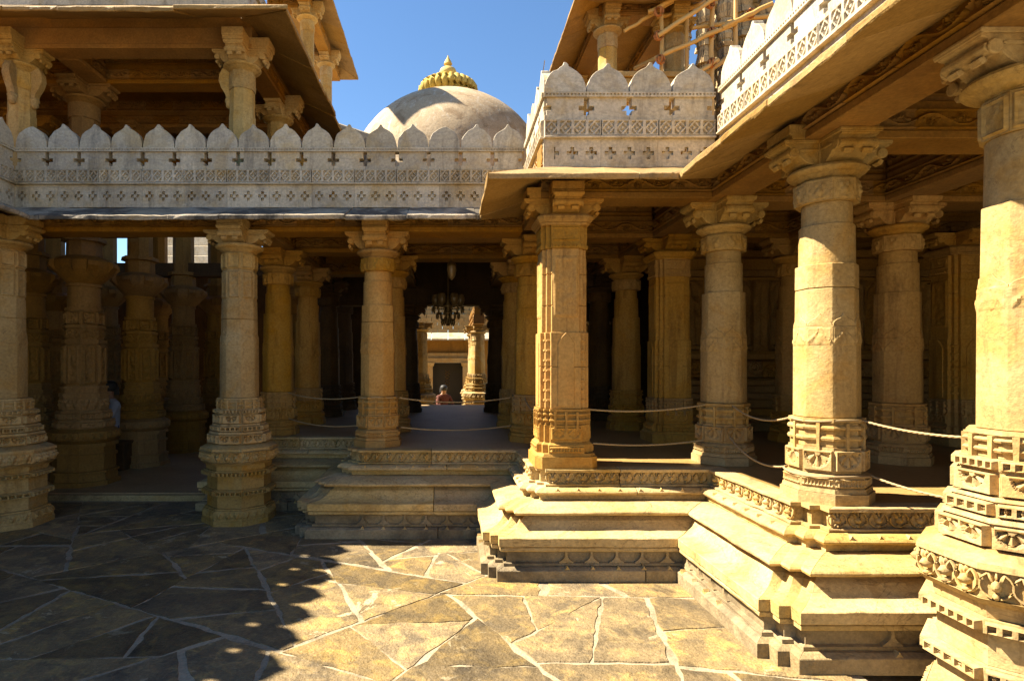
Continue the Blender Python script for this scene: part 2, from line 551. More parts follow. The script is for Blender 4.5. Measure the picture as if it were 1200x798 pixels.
def split(poly, amin, out):
    A = area_of(poly)
    if A < amin * random.uniform(.7, 2.6):
        out.append(poly); return
    best = max(((math.hypot(p[0] - q[0], p[1] - q[1]), p, q) for p in poly for q in poly), key=lambda t: t[0])
    d, p, q = best
    f = random.uniform(.36, .64)
    cx, cy = p[0] + f * (q[0] - p[0]), p[1] + f * (q[1] - p[1])
    g = [sum(v[0] for v in poly) / len(poly), sum(v[1] for v in poly) / len(poly)]
    cx, cy = cx * .5 + g[0] * .5, cy * .5 + g[1] * .5
    a = math.atan2(q[1] - p[1], q[0] - p[0]) + random.gauss(0, .42)
    nx, ny = math.cos(a), math.sin(a)
    for sg in (1, -1):
        c = clip(poly, cx, cy, nx * sg, ny * sg)
        if len(c) >= 3: split(c, amin, out)
def pave(x0, x1, y0, y1, amin, z, parent, joint=0.0115):
    cells = []
    split([(x0, y0), (x1, y0), (x1 + .0, y1), (x0, y1)], amin, cells)
    for poly in cells:
        if len(poly) < 3: continue
        poly = inset(poly, joint)
        if len(poly) < 3: continue
        edge = []
        for a, b in zip(poly, poly[1:] + poly[:1]):
            L = math.hypot(b[0] - a[0], b[1] - a[1]); n = max(1, int(L / 0.06)); wx = wy = 0.0
            for k in range(n):
                f = k / n
                wx, wy = (0.0, 0.0) if k == 0 else (.6 * wx + random.gauss(0, .0065), .6 * wy + random.gauss(0, .0065))
                edge.append((a[0] + f * (b[0] - a[0]) + wx, a[1] + f * (b[1] - a[1]) + wy))
        cx = sum(e[0] for e in edge) / len(edge); cy = sum(e[1] for e in edge) / len(edge)
        area = 0.5 * abs(sum(a[0] * b[1] - b[0] * a[1] for a, b in zip(edge, edge[1:] + edge[:1])))
        if area < 0.02: continue
        g = 1 - 0.006 / math.sqrt(area)
        ax, ay = random.gauss(0, .0035), random.gauss(0, .0035)
        m_ = MB()
        top = [(cx + (x - cx) * g, cy + (y - cy) * g) for x, y in edge]
        m_.loft([[(x - cx, y - cy, -0.03) for x, y in edge], [(x - cx, y - cy, -0.003) for x, y in edge],
                 [(x - cx, y - cy, 0.002 + ax * (x - cx) + ay * (y - cy)) for x, y in top]])
        link('paving_stone', m_.mesh('paving_stone', 'paving'), parent, (cx, cy, z + random.uniform(0, .002)))
pave(-6.2, 2.15, 0.6, 7.2, 0.24, 0.0, court)

# ================================================================== PLATFORMS
PLZ = 0.781
plan = [(-2.42, 12.3), (-2.42, 7.2), (-1.05, 7.2), (-1.05, 6.27), (-.99, 6.27), (-.99, 6.19), (-.92, 6.19), (-.92, 6.11),
        (.70, 6.11), (.70, 5.16), (.755, 5.16), (.755, 5.075), (.815, 5.075), (.815, 4.986), (2.18, 4.986), (2.18, 3.80),
        (2.245, 3.80), (2.245, 3.71), (2.31, 3.71), (2.31, 3.62), (6.6, 3.62)]
BACKSEG = list(range(0, 8)); PORCHSEG = list(range(8, len(plan) - 1))
IN = -0.16
MOULD = [
    ('footing', 'footing', [(IN, 0), (.44, 0), (.44, .086), (.40, .102), (IN, .102)], 0.9),
    ('recessed_band', 'footing', [(IN, .104), (.385, .104), (.385, .125), (.36, .13), (.36, .205), (.385, .212), (.385, .218), (IN, .218)], 0.8),
    ('ledge', 'plinth', [(IN, .220), (.40, .220), (.415, .228), (.415, .25), (.40, .258), (IN, .258)], 1.1),
    ('sloped_moulding', 'plinth', [(IN, .262), (.425, .262), (.425, .328), (.40, .332), (.345, .340), (.30, .358), (.265, .385),
                                   (.245, .42), (.215, .435), (.19, .458), (IN, .458)], 1.0),
    ('roll_moulding', 'plinth', [(IN, .461), (.25, .461), (.285, .470), (.292, .485), (.28, .497), (.20, .52), (.115, .537), (IN, .537)], 1.2),
    ('neck_band', 'plinth', [(IN, .54), (.055, .54), (.055, .586), (IN, .586)], 1.2),
    ('fillet', 'plinth', [(IN, .588), (.085, .588), (.095, .604), (.085, .618), (.05, .636), (IN, .636)], 0.9),
    ('frieze', 'plinth', [(IN, .639), (0, .639), (0, .655), (-.034, .657), (-.034, .754), (0, .756), (0, .781), (IN, .781)], 0.8),
]
def lotus_mesh():
    m_ = MB()
    def blob(cx, cz, rx, rz, ry, n=7, k=4, lean=0.0):
        rings = []
        for j in range(k + 1):
            f = -PI / 2 + PI * j / k
            c, s = max(.02, math.cos(f)), math.sin(f)
            rings.append([(cx + rx * c * math.cos(2 * PI * i / n) + lean * s, -ry * c * math.sin(2 * PI * i / n), cz + rz * s) for i in range(n)])
        m_.loft(rings)
    blob(0, .048, .019, .022, .020)
    blob(0, .012, .014, .012, .014)
    for q in (-1, 1):
        blob(q * .017, .073, .0085, .022, .012, 6, 4, q * .010)
    blob(0, .078, .006, .020, .011, 6, 4)
    for q in (-1, 1):                                                # the arc that frames the flower
        m_.tube([(q * .052 * math.sin(a), -.004, .05 - .045 * math.cos(a)) for a in np.linspace(.25, 2.6, 7)], .0042, 5)
    m_.V = [(x * 1.08, y * 2.0, z * 1.02) for x, y, z in m_.V]
    return m_.mesh('lotus', 'plinth', smooth=60)
LOTUS = lotus_mesh()
def nub_mesh():
    m_ = MB()
    m_.extrude([(-.024, 0), (.024, 0), (.010, .012), (.0, .03), (-.010, .012)], (0, 0, 0), (1, 0, 0), (0, 0, 1), (0, -1, 0), -.03, .006)
    return m_.mesh('pointed_nub', 'plinth')
NUB = nub_mesh()
def bracket_nub_mesh():
    m_ = MB()
    pts = [(-.055, 0)] + [(-.009 - .046 * (1 - f) ** 2.2, .008 + f * .055) for f in np.linspace(0, 1, 6)] + [(-.009, .078), (-.014, .088), (.014, .088), (.009, .078)] + \
          [(.009 + .046 * (1 - f) ** 2.2, .008 + f * .055) for f in np.linspace(1, 0, 6)] + [(.055, 0)]
    m_.extrude(pts, (0, 0, 0), (1, 0, 0), (0, 0, 1), (0, -1, 0), -.01, .022)
    return m_.mesh('arched_bracket', 'footing')
BRK = bracket_nub_mesh()

def platform(label, only, floor_poly, mats=None):
    root = thing('stone_platform', label, 'platform')
    for nm, mt, prof, pc in MOULD:
        sm = 28 if nm in ('sloped_moulding', 'roll_moulding', 'fillet') else None
        sweep(plan, prof, nm, mt, root, piece=pc, only=only, bevel=0.0035, jo=0.003, jz=.0008, smooth=sm, rough=.0016, gap=.006)
    for i, p, t, n in along(plan, 0.128, only):
        q = p + n * -.034
        link('lotus', LOTUS, root, (q.x, q.y, .657), ang(n))
    for i, p, t, n in along(plan, 0.205, only):
        q = p + n * .425
        link('pointed_nub', NUB, root, (q.x, q.y, .089), ang(n))
        q = p + n * .361
        link('arched_bracket', BRK, root, (q.x, q.y, .127), ang(n))
    for i, p, t, n in along(plan, 0.17, only):
        q = p + n * .078
        link('pointed_nub', NUB, root, (q.x, q.y, .612), ang(n))
    m_ = MB()
    m_.loft([[(x, y, z) for x, y in floor_poly] for z in (.60, .779)])
    link('floor_slab', m_.mesh('floor_slab', 'floor'), root)
    return root
e = 0.165
platform('shaded stone platform with moulded base under the back colonnade', BACKSEG,
         [(-2.42 + e, 13.2), (-2.42 + e, 7.2 + e), (-1.05 + e, 7.2 + e), (-1.05 + e, 6.27 + e), (-.92 + e, 6.27 + e), (-.92 + e, 6.11 + e), (.70 + e - .002, 6.11 + e), (.70 + e - .002, 13.2)])
platform('sunlit stone platform with lotus frieze and moulded base under the corner porch', PORCHSEG,
         [(.70 + e, 13.2), (.70 + e, 5.16 + e), (.815 + e, 5.16 + e), (.815 + e, 4.986 + e), (2.18 + e, 4.986 + e), (2.18 + e, 3.80 + e), (2.31 + e, 3.80 + e), (2.31 + e, 3.62 + e),
          (7.2, 3.62 + e), (7.2, 13.2)])
# low floor of the left hall
mb = MB(); mb.box(-12, -2.30, 7.35, 20, -.1, .085)
tag(link('hall_floor', mb.mesh('hall_floor', 'floor', 0.008)), kind='structure')
mb = MB(); mb.box(-12, -2.30, 7.27, 7.348, -.1, .07)
tag(link('hall_step', mb.mesh('hall_step', 'plinth', 0.006), None), 'low worn stone step at the edge of the dark left hall', 'step')
mb = MB(); mb.box(-2.25, 8, 13.25, 34, -.1, .12)
tag(link('rear_court_floor', mb.mesh('rear_court_floor', 'plinth')), kind='structure')

# ================================================================== COLUMNS
def arm_profile(L, h):
    """side outline of a bracket arm: x outwards, z below its flat top"""
    return [(0.06, 0), (L, 0), (L + .004, -.22 * h), (L - .03, -.27 * h), (L - .028, -.36 * h), (L - .012, -.40 * h), (L - .008, -.55 * h), (L - .03, -.68 * h),
            (L - .07, -.70 * h), (L - .085, -.62 * h), (L - .10, -.72 * h), (L - .125, -.86 * h), (L - .16, -.97 * h), (0.06, -h)]
def capital(z0, z1, L=0.33, w=0.115, stub=(), mat='column', rc=.165, torus_r=.245, stub_h=.095, stub_L=.30):
    m_ = MB()
    h = z1 - z0
    m_.box(-w - .012, w + .012, -w - .012, w + .012, z0, z1)
    for k in range(4):
        a = k * PI / 2
        u = (math.cos(a), math.sin(a), 0); v = (-math.sin(a), math.cos(a), 0)
        m_.extrude(arm_profile(L, h), (0, 0, z1), u, (0, 0, 1), v, -w, w)
        m_.extrude([(.07, .0015), (L + .014, .0015), (L + .016, -.10 * h), (L + .004, -.15 * h), (.07, -.15 * h)], (0, 0, z1), u, (0, 0, 1), v, -w - .014, w + .014)
        m_.extrude([(.07, -.34 * h), (L - .10, -.34 * h), (L - .085, -.40 * h), (L - .10, -.46 * h), (.07, -.46 * h)], (0, 0, z1), u, (0, 0, 1), v, -w - .009, w + .009)
        for j in (-1, 1):      # leaf tongues hanging under the arm end
            m_.extrude([(L - .035, -.66 * h), (L - .012, -.74 * h), (L - .03, -.92 * h), (L - .055, -.80 * h)], (0, 0, z1), u, (0, 0, 1), v, j * w * .5 - .03, j * w * .5 + .03)
        # raised face panel on the end of the arm
        pr = [(L + .0, -.02 * h), (L + .012, -.02 * h), (L + .012, -.18 * h), (L, -.18 * h)]
        m_.extrude(pr, (0, 0, z1), u, (0, 0, 1), v, -w - .012, w + .012)
        for s in (-1, 1):   # rolled side scroll
            m_.extrude([(L - .05 + .034 * math.cos(t), -.52 * h + .034 * math.sin(t)) for t in np.linspace(0, 2 * PI, 10)[:-1]],
                       (0, 0, z1), u, (0, 0, 1), v, s * w, s * (w + .014))
        if k in stub:
            m_.extrude([(0.05, .003), (stub_L, .003), (stub_L, stub_h * .30), (stub_L + .02, stub_h * .34), (stub_L + .02, stub_h), (0.05, stub_h)],
                       (0, 0, z1), u, (0, 0, 1), v, -w - .02, w + .02)
    return m_.mesh('capital', mat, 0.004)
def abacus(z0, z1, r0, r1, mat):
    m_ = MB(); d = z1 - z0
    m_.lathe([(r0, z0), (r0 + .012, z0 + .08 * d), (r0 + .010, z0 + .2 * d), (r0 + (r1 - r0) * .35, z0 + .35 * d), (r1 - .02, z0 + .52 * d), (r1, z0 + .60 * d),
              (r1 + .008, z0 + .75 * d), (r1, z0 + .90 * d), (r1 - .03, z0 + d)], 28)
    nb = 56
    rings = []
    for z, q, amp in ((z0 + .12 * d, .006, .0), (z0 + .22 * d, .018, .006), (z0 + .34 * d, .030, .009), (z0 + .44 * d, .040, .0)):
        rings.append([((r0 + q + (r1 - r0) * .28 * (z - z0) / d + (amp if i % 2 else -amp)) * math.cos(2 * PI * i / nb),
                       (r0 + q + (r1 - r0) * .28 * (z - z0) / d + (amp if i % 2 else -amp)) * math.sin(2 * PI * i / nb), z) for i in range(nb)])
    m_.loft(rings)
    return m_.mesh('abacus', mat, smooth=40)
def ogee_tips(m_, r, z, hgt, thick=.013, n=8):
    half = r * math.tan(PI / 8) * .985
    for k in range(n):
        a = 2 * PI * k / n
        w = Vector((math.cos(a), math.sin(a), 0)); u = (-math.sin(a), math.cos(a), 0)
        pts = [(-half, -.002), (half, -.002)] + [(half * c, hgt * f) for c, f in ((.96, .18), (.84, .36), (.62, .50), (.36, .60), (.16, .78), (0, 1.0))] + \
              [(-half * c, hgt * f) for c, f in ((.16, .78), (.36, .60), (.62, .50), (.84, .36), (.96, .18))]
        m_.extrude(pts, tuple(w * (r - thick)) [:2] + (z,), u, (0, 0, 1), w, -.01, thick * .985)
def rails(m_, shape, r, z0, z1, n_post):
    """carved 'railing' course: core with two rolls and little posts"""
    d = z1 - z0
    m_.frust(shape, r * .90, z0, r * .90, z1)
    for f in (.36, .80):
        m_.frust(shape, r * .97, z0 + d * (f - .09), r * .99, z0 + d * f)
        m_.frust(shape, r * .99, z0 + d * f, r * .96, z0 + d * (f + .09))
    nf = 8 if shape == 'oct' else 4
    half = r * (math.tan(PI / 8) if nf == 8 else .62)
    for k in range(nf):
        a = 2 * PI * k / nf
        w = (math.cos(a), math.sin(a), 0); u = (-math.sin(a), math.cos(a), 0)
        for j in range(n_post):
            x = (j + .5) / n_post * 2 * half - half
            m_.extrude([(x - .012, -.3 * d), (x - .009, .1 * d), (x - .012, d), (x + .012, d), (x + .009, .1 * d), (x + .012, -.3 * d), (x + .02, -.42 * d), (x - .02, -.42 * d)],
                       (w[0] * r * .9, w[1] * r * .9, z0), u, (0, 0, 1), w, 0, r * .11)

TOP = 3.085
def kind_oct(mat, ztop, stub=(), s=1.0, ch=.195, cuts=()):
    """platform column: octagonal foot, octagonal shaft with ogee tips turning round, bracket capital"""
    P = []
    b = MB()
    b.stack([('oct', .290, 0, .290, .068), ('oct', .278, .071, .272, .098), ('oct', .262, .100, .262, .172), ('oct', .262, .172, .238, .188),
             ('oct', .236, .190, .236, .352)])
    facet_relief(b, f_dentil(9), .263, .105, .165, .010, 36, 6)
    facet_relief(b, f_rosette(1), .236, .205, .335, .024, 34, 24)
    P.append(('foot', b.mesh('foot', mat, 0.0, 35)))
    b = MB(); rails(b, 'oct', .246, .355, .505, 1)
    b.stack([('oct', .236, .508, .236, .532)])
    P.append(('rail_course', b.mesh('rail_course', mat, 0.0)))
    t = ztop
    b = MB()
    za, zb, zc, zd = .535, .535 + (t - .535) * .33, .535 + (t - .535) * .555, .535 + (t - .535) * .70
    zc_, za_ = t - ch, t - ch - .093
    zn0 = za_ - .135
    b.drum('oct', .208, za, .206, zb); b.drum('oct', .198, zb - .01, .194, zc, cuts); b.drum('c16', .186, zc - .01, .184, zd); b.drum('c24', .170, zd - .01, .168, zn0)
    facet_relief(b, f_arch, .2075, zb - .13, zb - .004, .010, 18, 12)
    ogee_tips(b, .2055, zb, .085, .009)
    P.append(('shaft', b.mesh('shaft', mat, 0.004, 30)))
    b = MB()
    b.stack([('oct', .185, zn0, .188, za_)])
    facet_relief(b, f_lotus(1), .187, zn0 + .004, za_ - .006, .020, 14, 12)
    P.append(('neck_band', b.mesh('neck_band', mat, 0.0, 40)))
    P.append(('abacus', abacus(za_, zc_ + .002, .165, .245, mat)))
    P.append(('capital', capital(zc_, t, stub=stub, mat=mat)))
    return P
def kind_square(mat, ztop, stub=()):
    P = []
    t = ztop
    b = MB()
    b.stack([('ch', .285, 0, .285, .10), ('ch', .272, .103, .262, .125), ('rd', .262, .127, .262, .195), ('rd', .262, .195, .235, .215), ('rd', .235, .217, .235, .36)])
    facet_relief(b, f_dentil(12), .262, .135, .185, .010, 44, 6, 'sq')
    facet_relief(b, f_rosette(2), .235, .235, .345, .012, 28, 12, 'sq')
    P.append(('foot', b.mesh('foot', mat, 0.0, 35)))
    b = MB(); rails(b, 'rd', .245, .362, .475, 3); b.stack([('rd', .238, .478, .238, .497)])
    P.append(('rail_course', b.mesh('rail_course', mat)))
    b = MB()
    zb = .5 + (t - .5) * .36; zn0 = t - .44
    b.drum('rd', .222, .50, .222, zb, (.55,)); b.drum('rd', .208, zb - .01, .204, zn0, (.33, .7))
    facet_relief(b, f_panel(21), .205, zb + .12, zn0 - .06, .010, 18, 60, 'sq')
    # stacked little pilaster on the corner recesses and a raised centre strip
    for k in range(4):
        a = k * PI / 2
        w = (math.cos(a), math.sin(a), 0); u = (-math.sin(a), math.cos(a), 0)
        for (x, ww) in ((0, .075),):
            b.extrude([(x - ww, .52), (x + ww, .52), (x + ww, zb - .09), (x + .04, zb - .04), (x, zb + .0), (x - .04, zb - .04), (x - ww, zb - .09)],
                      (w[0] * .21, w[1] * .21, 0), u, (0, 0, 1), w, 0, .022)
        for s in (-1, 1):
            for zz in np.arange(.56, zb - .05, .085):
                b.extrude([(s * .155 - .022, zz), (s * .155 + .022, zz), (s * .155 + .016, zz + .02), (s * .155 - .016, zz + .02)],
                          (w[0] * .18, w[1] * .18, 0), u, (0, 0, 1), w, 0, .016)
    P.append(('shaft', b.mesh('shaft', mat, 0.004, 30)))
    b = MB()
    b.stack([('rd', .212, zn0, .212, zn0 + .035), ('rd', .204, zn0 + .037, .207, t - .245)])
    facet_relief(b, f_dentil(8), .212, zn0 + .006, zn0 + .03, .008, 32, 4, 'sq')
    facet_relief(b, f_panel(4), .206, zn0 + .06, t - .255, .014, 16, 12, 'sq')
    P.append(('neck_band', b.mesh('neck_band', mat, 0.0, 40)))
    b = MB()
    b.stack([('ch', .212, t - .245, .225, t - .225), ('ch', .228, t - .223, .250, t - .19), ('ch', .25, t - .19, .25, t - .17), ('ch', .245, t - .17, .22, t - .150)])
    P.append(('abacus', b.mesh('abacus', mat, 0.004)))
    P.append(('capital', capital(t - .152, t, stub=stub, mat=mat)))
    return P
def kind_ground(mat, stub=(), s=1.0, zs=1.0, fine=1, ztop=TOP, shaft_r=.203, lot=None, carve=True):
    """column standing on the court: tall stepped octagonal base with lotus frieze"""
    P = []
    b = MB()
    q = lambda sh, r0, z0, r1, z1: (sh, r0 * s, z0 * zs, r1 * s, z1 * zs)
    b.stack([q('oct', .405, 0, .405, .055), q('oct', .400, .057, .385, .155), q('oct', .372, .157, .372, .175), q('oct', .345, .177, .345, .30),
             q('oct', .372, .302, .372, .365), q('oct', .345, .367, .345, .50), q('oct', .378, .502, .378, .560), q('oct', .352, .562, .362, .618)])
    facet_relief(b, f_lotus(3), .393 * s, .065 * zs, .150 * zs, .022, 36 * fine, 10)
    facet_relief(b, f_pierce(5), .372 * s, .308 * zs, .360 * zs, .030, 50 * fine, 10)
    facet_relief(b, f_dentil(6), .378 * s, .510 * zs, .552 * zs, .030, 48 * fine, 8)
    P.append(('base', b.mesh('base', mat, 0.0, 35)))
    b = MB()
    b.stack([q('oct', .385, .620, .418, .650), q('oct', .405, .652, .405, .765), q('oct', .425, .767, .420, .792), q('oct', .418, .792, .335, .830)])
    if lot is None:
        facet_relief(b, f_lotus(3), .405 * s, .652 * zs, .765 * zs, .042, 30 * fine, 12 * fine)
    P.append(('lotus_frieze', b.mesh('lotus_frieze', mat, 0.0, 40)))
    b = MB()
    b.stack([q('oct', .312, .832, .312, .935), q('oct', .330, .937, .322, .955), q('oct', .285, .957, .285, 1.02), q('oct', .296, 1.022, .290, 1.036), q('oct', .258, 1.038, .258, 1.14),
             q('oct', .262, 1.142, .262, 1.19)])
    facet_relief(b, f_rosette(2), .312 * s, .84 * zs, .928 * zs, .038, 28 * fine, 14 * fine)
    facet_relief(b, f_pierce(4), .285 * s, .962 * zs, 1.016 * zs, .030, 44 * fine, 10)
    facet_relief(b, f_rosette(1), .258 * s, 1.045 * zs, 1.132 * zs, .034, 22 * fine, 14 * fine)
    facet_relief(b, f_dentil(5), .262 * s, 1.147 * zs, 1.186 * zs, .024, 36 * fine, 8)
    P.append(('stepped_base', b.mesh('stepped_base', mat, 0.0, 35)))
    b = MB(); rails(b, 'oct', .245 * s ** .5, 1.192 * zs, 1.285 * zs, 2); b.stack([('oct', .232 * s ** .5, 1.287 * zs, .228 * s ** .5, 1.305 * zs)])
    P.append(('rail_course', b.mesh('rail_course', mat)))
    b = MB()
    z0, t = 1.307 * zs, ztop
    r = shaft_r
    zb = z0 + (t - z0) * .36; zc = z0 + (t - z0) * .58; zn = t - .42
    b.drum('oct', r, z0, r * .985, zb, ()); b.drum('oct', r * .94, zb - .01, r * .91, zc, (.5,) if carve else ()); b.drum('oct' if carve else 'c24', r * .89, zc - .01, r * .87, zn)
    if carve: facet_relief(b, f_panel(31), r * .872, zc + .02, zn - .02, .012, 12, 36, base=.004)
    ogee_tips(b, r * .98, zb, .07)
    facet_relief(b, f_arch, r * .985, zb - .10, zb + .02, .010, 16, 10)
    P.append(('shaft', b.mesh('shaft', mat, 0.003, 30)))
    b = MB(); b.stack([('oct', r * .90, zn, r * .90, t - .245)])
    facet_relief(b, f_panel(9), r * .90, zn + .005, t - .25, .013, 12, 14)
    P.append(('neck_band', b.mesh('neck_band', mat, 0.0, 40)))
    P.append(('abacus', abacus(t - .245, t - .150, r * .84, .245, mat)))
    P.append(('capital', capital(t - .152, t, stub=stub, mat=mat)))
    return P
def kind_hall(mat, ztop=5.275):
    """tall carved hall column: flaring octagonal base, banded shaft, wide carved capital and an upper stage"""
    P = []
    b = MB()
    b.stack([('oct', .40, 0, .40, .06), ('oct', .375, .062, .36, .16), ('oct', .385, .162, .385, .19), ('oct', .345, .192, .345, .37), ('oct', .365, .372, .365, .41),
             ('oct', .34, .412, .34, .50), ('oct', .375, .502, .375, .55), ('oct', .36, .552, .40, .60), ('oct', .40, .602, .40, .70), ('oct', .39, .702, .33, .74)])
    facet_relief(b, f_lotus(3), .40, .605, .695, .022, 24, 8)
    P.append(('base', b.mesh('base', mat, 0.0, 35)))
    b = MB()
    b.stack([('oct', .33, .742, .33, .83), ('oct', .345, .832, .335, .85), ('oct', .295, .852, .295, .95), ('oct', .31, .952, .30, .97), ('oct', .265, .972, .262, 1.15), ('oct', .275, 1.152, .275, 1.20),
             ('oct', .25, 1.202, .25, 1.26), ('oct', .27, 1.262, .262, 1.29)])
    facet_relief(b, f_rosette(1), .33, .75, .825, .018, 18, 8)
    facet_relief(b, f_pierce(4), .295, .86, .945, .016, 24, 8)
    facet_relief(b, f_lotus(2), .263, .98, 1.14, .03, 20, 12)
    P.append(('stepped_base', b.mesh('stepped_base', mat, 0.0, 35)))
    b = MB()
    b.stack([('oct', .232, 1.292, .228, 1.85), ('oct', .25, 1.852, .25, 1.90), ('oct', .215, 1.902, .215, 2.05), ('oct', .24, 2.052, .235, 2.09), ('oct', .205, 2.092, .205, 2.28),
             ('c16', .228, 2.282, .228, 2.32), ('c16', .20, 2.322, .195, 2.60), ('c16', .215, 2.602, .215, 2.64)])
    facet_relief(b, f_panel(2), .23, 1.31, 1.84, .030, 16, 44)
    facet_relief(b, f_scroll, .215, 1.91, 2.045, .024, 20, 14)
    facet_relief(b, f_panel(7), .205, 2.10, 2.27, .026, 14, 16)
    P.append(('shaft', b.mesh('shaft', mat, 0.0, 35)))
    b = MB()
    b.lathe([(.20, 2.642), (.24, 2.68), (.30, 2.74), (.355, 2.80), (.375, 2.86), (.37, 2.93), (.33, 2.97), (.25, 3.0)], 16)
    for k in range(8):
        a = k * PI / 4
        b.extrude([(.20, 2.70), (.36, 2.80), (.42, 2.86), (.41, 2.92), (.34, 2.95), (.2, 2.98)], (0, 0, 0), (math.cos(a), math.sin(a), 0), (0, 0, 1),
                  (-math.sin(a), math.cos(a), 0), -.06, .06)
    P.append(('carved_capital', b.mesh('carved_capital', mat, 0.0, 35)))
    b = MB()
    b.stack([('oct', .20, 3.0, .195, 3.2), ('oct', .25, 3.202, .24, 3.26), ('oct', .17, 3.262, .165, ztop - .45), ('c16', .19, ztop - .45, .19, ztop - .26)])
    P.append(('upper_shaft', b.mesh('upper_shaft', mat, 0.0, 35)))
    P.append(('abacus', abacus(ztop - .26, ztop - .16, .16, .235, mat)))
    P.append(('capital', capital(ztop - .162, ztop, L=.40, mat=mat)))
    return P
def kind_upper(mat, h, stub=(), r=.145):
    """slender column of the roof pavilions"""
    P = []
    b = MB(); b.stack([('oct', r * 1.5, 0, r * 1.5, .08), ('oct', r * 1.35, .082, r * 1.1, .16)])
    P.append(('foot', b.mesh('foot', mat)))
    b = MB(); b.stack([('oct', r, .162, r * .97, h * .55), ('oct', r * .93, h * .55 - .01, r * .92, h - .46)])
    P.append(('shaft', b.mesh('shaft', mat, 0.003)))
    b = MB(); b.stack([('oct', r * .97, h - .46, r * .97, h - .255)])
    facet_relief(b, f_arch, r * .97, h - .45, h - .26, .010, 12, 12)
    P.append(('neck_band', b.mesh('neck_band', mat, 0, 35)))
    P.append(('abacus', abacus(h - .255, h - .165, r * .9, r * 1.45, mat)))
    P.append(('capital', capital(h - .167, h, L=.31, w=.10, stub=stub, mat=mat, stub_h=.13, stub_L=.33)))
    return P

PZ = PLZ + .0
HT = TOP - PZ
KINDS = {
    'oct': kind_oct('column', HT), 'oct_pale': kind_oct('pale', HT), 'oct_out': kind_oct('pale', HT, (2, 3), ch=.16, cuts=(.62,)), 'oct_back': kind_oct('column', HT, (3,), cuts=(.55,)),
    'sq_out': kind_square('column', HT, (2, 3)), 'sq': kind_square('column', HT),
    'ground': kind_ground('pale', (3,), s=.87, shaft_r=.186, fine=2), 'ground_big': kind_ground('pale', (2,), s=.93, zs=1.045, fine=2, shaft_r=.186, lot=1, carve=False),
    'ground_side': kind_ground('pale', (0, 3), s=1.02, shaft_r=.19),
    'hall': kind_hall('hall'),
    'dark_oct': kind_oct('dark', HT), 'dark_low': kind_oct('dark', 2.76 - PZ),  # copies of the octagonal column with shade put into the stone colour
}
SLIM = {'foot': .86, 'rail_course': .86, 'shaft': .86, 'neck_band': .94, 'abacus': .91}
SLIM_SQ = {'foot': .92, 'rail_course': .93, 'shaft': .93, 'neck_band': .96, 'abacus': .96}
def column(kind, x, y, z, label, group=None, name='stone_column', rz=0.0, kinds=KINDS):
    root = thing(name, label, 'column', (x, y, z), rz, group)
    slim = SLIM if kinds is KINDS and kind[:2] in ('oc', 'da') else (SLIM_SQ if kinds is KINDS and kind[:2] == 'sq' else {})
    for nm, me in kinds[kind]:
        q = slim.get(nm, 1.0)
        link(nm, me, root, scale=(q, q, 1) if q != 1.0 else None)
    return root
cA = column('sq_out', 1.0, 5.27, PZ, 'square carved corner column of the porch, a thin strip of sun on one edge')
cC = column('oct_pale', 2.485, 5.39, PZ, 'pale shaded octagonal column at the inner corner of the sunlit platform')
cD = column('oct_out', 2.49, 3.93, PZ, 'octagonal column with brightly sunlit facets on the sunlit platform corner')
column('oct', 4.055, 5.39, PZ, 'shaded golden octagonal column behind the roped sunlit platform')
column('sq', 2.54, 6.87, PZ, 'square panelled column standing behind the porch corner columns')
column('oct', 2.43, 8.15, PZ, 'amber octagonal column behind the square panelled column')
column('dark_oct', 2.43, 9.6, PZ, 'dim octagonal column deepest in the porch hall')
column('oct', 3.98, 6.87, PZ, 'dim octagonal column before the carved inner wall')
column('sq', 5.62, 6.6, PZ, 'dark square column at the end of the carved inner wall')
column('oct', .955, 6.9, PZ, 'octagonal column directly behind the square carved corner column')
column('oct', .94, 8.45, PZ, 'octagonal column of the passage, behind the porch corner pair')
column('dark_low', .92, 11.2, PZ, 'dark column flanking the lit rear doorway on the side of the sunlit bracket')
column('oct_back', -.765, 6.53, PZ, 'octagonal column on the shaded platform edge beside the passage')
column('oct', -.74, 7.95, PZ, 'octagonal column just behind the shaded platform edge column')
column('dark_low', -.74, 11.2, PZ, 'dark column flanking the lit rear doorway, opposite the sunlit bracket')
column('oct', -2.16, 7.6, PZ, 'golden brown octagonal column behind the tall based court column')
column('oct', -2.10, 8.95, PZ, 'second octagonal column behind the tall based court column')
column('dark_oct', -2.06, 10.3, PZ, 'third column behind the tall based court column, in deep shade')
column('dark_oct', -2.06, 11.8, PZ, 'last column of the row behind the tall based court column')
cG = column('ground', -2.25, 6.45, 0, 'tall based octagonal court column with lotus frieze beside the shaded platform')
cF = column('ground_big', 2.605, 2.66, 0, 'massive sunlit column with deeply carved stepped base beside the platform end')
cL = column('ground_side', -4.64, 6.25, 0, 'broad based court column at the corner of the left wing')
LF = None
def lotus_big():
    m_ = MB()
    src = LOTUS
    for v in src.vertices: m_.V.append((v.co.x * .95, v.co.y * 1.2, v.co.z * 1.2))
    for p in src.polygons: m_.F.append(tuple(p.vertices))
    m_.n = len(m_.V)
    return m_.mesh('lotus', 'pale', smooth=60)
LB = lotus_big()
for k in range(8):
    a = k * PI / 4
    r = .405 * .93
    for j in range(3):
        x = (j - 1) * r * .828 / 3
        link('lotus', LB, cF, (math.cos(a) * r - math.sin(a) * x, math.sin(a) * r + math.cos(a) * x, .652 * 1.045), a + PI / 2)
hall_lab = ['carved hall column with wide capital, first of the row behind the left wing corner',
            'carved hall column, second of the row behind the left wing corner',
            'carved hall column, third of the row behind the left wing corner',
            'carved hall column, fourth of the row behind the left wing corner']
